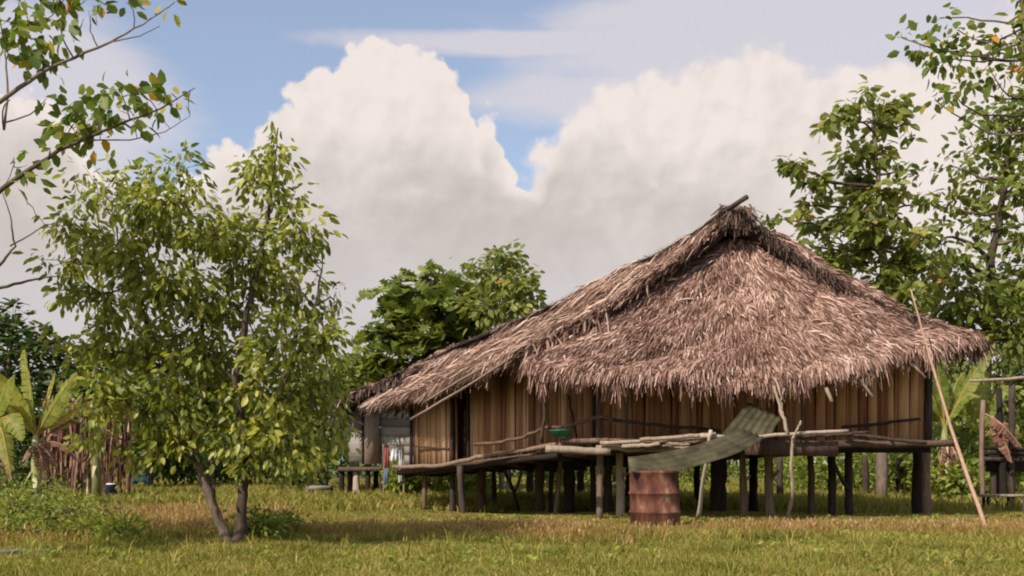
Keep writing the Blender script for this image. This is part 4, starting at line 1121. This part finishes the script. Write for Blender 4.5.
def drum():
    D = 16.4
    base = P(655.5, HZ, D); base[2] = -0.02
    R, Hh = .375, .90
    t = Thing('oil_drum', 'rusty red brown oil drum standing in the grass under the tin sheet', 'drum', base)
    prof = [(0, .97), (.02, 1.0), (.04, 1.0)]
    for zc in (.31, .62):
        prof += [(zc - .03, .985), (zc - .012, 1.035), (zc + .012, 1.035), (zc + .03, .985)]
    prof += [(.93, .97), (.945, 1.0), (.975, 1.01), (.99, .97)]
    prof.sort()
    n = 48; mb = MB(); V = []
    for z, r in prof:
        for k in range(n):
            a = k / n * 2 * math.pi
            dent = 1 + .0 - .035 * math.exp(-((a - 4.4) / .35) ** 2 - ((z - .5) / .18) ** 2) - .02 * math.exp(-((a - 5.3) / .3) ** 2 - ((z - .8) / .12) ** 2)
            V.append(base + np.array([R * r * dent * math.cos(a) + .025 * z * -1, R * r * dent * math.sin(a), z * Hh]))
    m_ = len(prof)
    mb.add(V, [np.array([(i * n + j, i * n + (j + 1) % n, (i + 1) * n + (j + 1) % n, (i + 1) * n + j) for i in range(m_ - 1) for j in range(n)])], .5)
    t.part('body', mb, M['rust'], smooth=True)
    mb = MB(); V = [base + np.array([R * .955 * math.cos(k / n * 2 * math.pi) - .025, R * .955 * math.sin(k / n * 2 * math.pi), Hh * .95]) for k in range(n)]
    mb.add(V, [np.array([list(range(n))])], .5); t.part('lid', mb, M['rust'])
    mb = MB(); c = base + [.17, .05, Hh * .955]
    mb.tube([c, c + [0, 0, .02]], [.04, .04], 12); t.part('bung', mb, M['rust'])


drum()


def corrugated(name, c00, c10, c11, c01, label, waves=9, amp=.018, sag=0.0, cat='tin sheet', belly=0.0):
    """c00->c10 runs along the ribs, c00->c01 across them"""
    nu, nv = 14, waves * 8 + 1
    c00, c10, c11, c01 = [np.asarray(c, float) for c in (c00, c10, c11, c01)]
    nrm = unit(np.cross(c10 - c00, c01 - c00)); V = []
    for side in (0, 1):
        for i in range(nu):
            u = i / (nu - 1)
            for j in range(nv):
                v = j / (nv - 1)
                p = c00 * (1 - u) * (1 - v) + c10 * u * (1 - v) + c11 * u * v + c01 * (1 - u) * v
                p = p + nrm * (amp * math.sin(v * waves * 2 * math.pi) + .03 * math.sin(u * 3 + v * 2) - side * .003)
                p[2] -= (sag + belly * v) * math.sin(u * math.pi) ** .8 + .02 * math.sin(u * 9) * v
                V.append(p)
    o = nu * nv; q = []
    for i in range(nu - 1):
        for j in range(nv - 1):
            a = i * nv + j; q.append((a, a + 1, a + nv + 1, a + nv)); q.append((o + a, o + a + nv, o + a + nv + 1, o + a + 1))
    ring = list(range(nv)) + [k * nv + nv - 1 for k in range(1, nu)] + [(nu - 1) * nv + k for k in range(nv - 2, -1, -1)] + [k * nv for k in range(nu - 2, 0, -1)]
    for k in range(len(ring)):
        a, b = ring[k], ring[(k + 1) % len(ring)]; q.append((a, a + o, b + o, b))
    mb = MB(); mb.add(V, [np.array(q)], .5)
    single(name, mb, M['tin'], c00, label, cat, 'corrugated tin sheets')


corrugated('tin_sheet', P(628, 457, 16.5), P(740, 429, 17.6), P(764, 439, 17.3), P(629, 469, 16.0),
           'long mossy corrugated sheet sloping down onto the rusty drum', 4, .012, .05, belly=.16)
corrugated('tin_sheet', P(722, 434, 17.75), P(748, 402, 18.25), P(781, 419, 18.2), P(770, 437, 17.75),
           'mossy corrugated sheet propped up in a diamond against the deck', 6, .009)

# green basin on the deck
mb = MB(); n = 24; c = P(561, 437, 18.9); V = []
for z, r in ((0, .13), (.0, .15), (.11, .2), (.12, .215), (.105, .2), (.02, .14), (.015, 0.001)):
    for k in range(n): V.append(c + np.array([r * math.cos(k / n * 6.2832), r * math.sin(k / n * 6.2832), z]))
mb.add(V, [np.array([(i * n + j, i * n + (j + 1) % n, (i + 1) * n + (j + 1) % n, (i + 1) * n + j) for i in range(6) for j in range(n)])], .5)
single('basin', mb, M['green_plastic'], c, 'small green plastic basin on the deck edge', 'basin', smooth=True)


# ------------------------------------------------------------------ grey board hut behind
def far_hut():
    D = 32.0
    base = P(400, HZ, D); base[2] = 0
    t = Thing('board_hut', 'smaller grey board hut with dark thatch behind the left end of the house', 'hut', base)
    A = P(456, 344, 31); A2 = A + [-1.2, 6.5, -.2]
    El = P(342, 398, 31); El2 = El + [-1.2, 6.5, -.1]
    Er = A + (A - El) * np.array([1, 0, -1]); Er2 = Er + [-1.2, 6.5, 0]
    left = Patch([A, A2], [El, El2], .1, .03, 3); right = Patch([A, A2], [Er, Er2], .1, .03, 5)
    m = MB(); slab(m, left, .2, 16, 12); slab(m, right, .2, 16, 12); rf = t.part('roof', m, M['thatch_core'])
    m = MB(); strips(m, left, 3500, .5, .06, .06, .25, rows=25); strips(m, right, 2500, .5, .06, .06, .25, rows=25)
    fringe(m, [left.raw(np.array(0.), np.array(v)) for v in np.linspace(0, 1, 7)], 600, .28, .05, .2, .9, out=(-.1, -.3, .1))
    fringe(m, [El, El2], 300, .4, .05, .2, 1.0)
    t.part('thatch', m, M['thatch_dark'], rf)
    # walls of horizontal boards
    def boards(p0, p1, z1, hb, mat, name='wall', lab=None):
        mb = MB(); z = p0[2]
        while z < z1 - .02:
            h = min(hb * (.8 + .4 * rng.random()), z1 - z)
            mb.bar(np.array([p0[0], p0[1], z + h / 2]) + [0, -.012 * rng.random(), 0], np.array([p1[0], p1[1], z + h / 2]), .03, h - .015, r=rng.random())
            z += h
        return t.part(name, mb, M[mat], label=lab)
    boards(P(379, 465, 32), P(470, 465, 32), 2.95, .26, 'board')
    boards(P(349, 462, 33.4), P(366, 462, 33.0), 2.6, .9, 'board')
    boards(P(470, 465, 32), P(470, 465, 32) + [-.5, 5, 0], 2.9, .3, 'board'); boards(P(349, 462, 33.4), P(349, 462, 33.4) + [-.6, 4, 0], 2.6, .3, 'board')
    mb = MB(); q = P(372, 464, 31.9); mb.bar(q, q + [0, 0, 1.9], .44, .05, up=(0, 1, 0)); t.part('corner_board', mb, M['grey_wood'])
    mb = MB(); q = P(364, 464, 32.5); mb.bar(q, q + [0, 0, 1.9], .12, .08, up=(0, 1, 0)); t.part('corner_board', mb, M['dark_wood'])
    mb = MB(); a, b, = P(338, 471, 31.6), P(480, 469, 31.6)
    mb.hexa([a, b, b + [-.8, 5, 0], a + [-.8, 5, 0], a + [0, 0, .1], b + [0, 0, .1], b + [-.8, 5, .1], a + [-.8, 5, .1]]); t.part('deck', mb, M['brown_wood'])
    for px, dx in ((342, 0), (350, .3), (356, 0), (368, 0), (376, .5), (382, 0), (398, 0), (412, 1)):
        q = P(px, 471, 31.8 + dx); m = MB(); m.log([q[0], q[1], -.1], q, .085 if px != 356 else .14, .08, n=5); t.part('stilt', m, M['dark_wood' if px not in (356,) else 'grey_wood'])


far_hut()


def cloth(name, px, py0, py1, wpx, D, mat, label, cat='cloth', fold=.05):
    nu, nv = 16, 14; V = []
    for s_ in (0, 1):
        for i in range(nv):
            v = i / (nv - 1)
            for j in range(nu):
                u = j / (nu - 1) - .5
                w = wpx * (1 - .12 * math.sin(v * 3)) ; p = P(px + u * w, py0 + (py1 - py0) * v, D)
                p[1] += fold * math.sin(u * 14 + v * 2) * v + .02 * math.sin(v * 6) + s_ * .008
                p[2] += .03 * math.sin(u * 9) * v
                V.append(p)
    o = nu * nv; q = []
    for i in range(nv - 1):
        for j in range(nu - 1):
            a = i * nu + j; q.append((a, a + 1, a + nu + 1, a + nu)); q.append((o + a, o + a + nu, o + a + nu + 1, o + a + 1))
    ring = list(range(nu)) + [k * nu + nu - 1 for k in range(1, nv)] + [(nv - 1) * nu + k for k in range(nu - 2, -1, -1)] + [k * nu for k in range(nv - 2, 0, -1)]
    for k in range(len(ring)): a, b = ring[k], ring[(k + 1) % len(ring)]; q.append((a, b, b + o, a + o))
    mb = MB(); mb.add(V, [np.array(q)], .5)
    return single(name, mb, M[mat], P(px, py0, D), label, cat, 'washing hung by the board hut', smooth=True)


# washing line: two poles and a cord, with clothes hanging from it
Dl = 29.6
wl = Thing('washing_line', 'low washing line strung between two sticks before the board hut', 'washing line', np.array([P(392, HZ, Dl)[0], Dl, 0]))
for px in (383, 403):
    q = P(px, 444, Dl); m = MB(); m.log([q[0], q[1], -.1], q, .022, .018, n=5); wl.part('stick', m, M['grey_wood'])
m = MB(); m.tube([P(383, 446, Dl), P(393, 447.5, Dl), P(403, 446, Dl)], .006, 5); wl.part('cord', m, M['dark_wood'])
cloth('shirt', 386.5, 446.5, 467, 6, Dl - .03, 'red_cloth', 'faded red shirt hanging on the washing line', 'shirt')
cloth('towel', 394.5, 447.5, 460, 9, Dl - .02, 'white_cloth', 'white towel hanging right of the red shirt', 'towel')
cloth('towel', 400.5, 447, 482, 4.5, Dl - .05, 'white_cloth', 'long narrow white towel at the right end of the washing line', 'towel')
cloth('trousers', 386, 467, 484, 5, Dl + .25, 'blue_cloth', 'blue grey trousers hanging below the red shirt', 'trousers')


# ------------------------------------------------------------------ left background things
def leaf_fence():
    D = 30.0
    base = P(92, HZ, D); base[2] = 0
    t = Thing('leaf_fence', 'reddish brown fence of dry hanging leaves behind the banana plant', 'fence', base)
    for px in (48, 80, 112, 128):
        q = P(px, 402, D); m = MB(); m.log([q[0], q[1], -.1], q, .05, .04); t.part('post', m, M['dark_wood'])
    m = MB(); m.log(P(44, 405, D), P(132, 404, D), .03); m.log(P(44, 440, D), P(132, 440, D), .03); t.part('rail', m, M['brown_wood'])
    mb = MB()
    for y in (402, 418, 434, 452):
        fringe(mb, [P(46, y, D - .06), P(130, y, D - .06)], 700, .75, .07, .0, 1.0, jit=.15, slant=.1)
    t.part('leaf_panel', mb, M['dry_leaf'])


leaf_fence()


def bench(label, px0, px1, py, D, mat_top, legs, depth=.3, th=.05, name='bench'):
    a, b = P(px0, py, D), P(px1, py, D)
    base = (a + b) / 2; base[2] = 0
    t = Thing(name, label, 'bench', base)
    m = MB(); m.hexa([a, b, b + [0, depth, 0], a + [0, depth, 0], a + [0, 0, th], b + [0, 0, th], b + [0, depth, th], a + [0, depth, th]]); t.part('seat', m, M[mat_top])
    for px in legs:
        for dy in (.05, depth - .05):
            q = P(px, py, D); q[1] += dy; m = MB(); m.log([q[0], q[1], -.08], q, .035, n=4); t.part('leg', m, M['dark_wood'])


bench('low plank bench with a pale top at the right edge', 984, 1040, 497, 22.5, 'pale_wood', (989, 1014, 1036))
bench('small grey plank bench beyond the forked tree', 306, 330, 490, 32, 'board', (309, 328), depth=.6, th=.12)


def bucket(label, px, py, D, r, h, mat):
    base = P(px, HZ, D); base[2] = 0; n = 20; V = []; mb = MB()
    pr = ((0, .001), (0, .75), (1, 1), (1.03, 1.05), (1.0, .96), (.9, .94), (.88, .001))
    for z, k_ in pr:
        for k in range(n): V.append(base + np.array([r * k_ * math.cos(k / n * 6.2832), r * k_ * math.sin(k / n * 6.2832), h * z]))
    mb.add(V, [np.array([(i * n + j, i * n + (j + 1) % n, (i + 1) * n + (j + 1) % n, (i + 1) * n + j) for i in range(len(pr) - 1) for j in range(n)])], .5)
    t = Thing('barrel', label, 'barrel', base)
    t.part('body', mb, M[mat], smooth=True)
    m = MB(); m.tube([base + [0, 0, h * 1.0], base + [0, 0, h * 1.1]], [r * .9, r * .7], 16); t.part('lid', m, M['white_cloth'])


bucket('dark blue barrel with pale lid beside the dry leaf fence', 111, 480, 29, .15, .42, 'dark_plastic')
cloth('tarpaulin', 138, 475, 483, 22, 34, 'teal_cloth', 'teal tarpaulin low in the shade left of the forked trunks', 'tarpaulin')
bpy.data.objects['tarpaulin'].pop('group', None)


def right_rack():
    D = 25.0
    base = P(1003, HZ, D); base[2] = 0
    t = Thing('wooden_frame', 'rough wooden frame of dark posts at the right edge', 'frame', base)
    for px, ty, w, dx in ((983, 400, 5, 0), (999, 388, 6, .5), (1012, 384, 6, 0), (1030, 384, 6, .6), (993, 445, 7, .3), (1004, 448, 8, 0)):
        q = P(px, ty, D + dx); m = MB(); m.log([q[0], q[1], -.1], q, w * D / F / 2, n=6, bend=.015); t.part('post', m, M['dark_wood' if px > 990 else 'brown_wood'])
    m = MB(); m.log(P(970, 381, D - .1), P(1045, 376, D - .1), .035, .04); t.part('top_pole', m, M['grey_wood'])
    for y in (448, 453, 459):
        m = MB(); m.log(P(984, y, D - .05), P(1035, y + 1, D - .05), .05); t.part('cross_pole', m, M['dark_wood'])
    m = MB(); m.bar(P(986, 462, D + .2), P(1030, 462, D + .2), .05, .45); t.part('panel', m, M['dark_wood'])


right_rack()
mb = MB()
banana_leaf(mb, P(985, 414, 24.7), P(1022, 448, 24.5), .55, .1, .4, .5, .6)
banana_leaf(mb, P(992, 416, 24.75), P(1012, 462, 24.45), .45, .1, .4, .5, .6)
single('dry_banana_leaf', mb, M['dry_leaf'], P(985, 414, 24.7), 'curled dry brown banana leaf draped over the wooden frame', 'leaf')
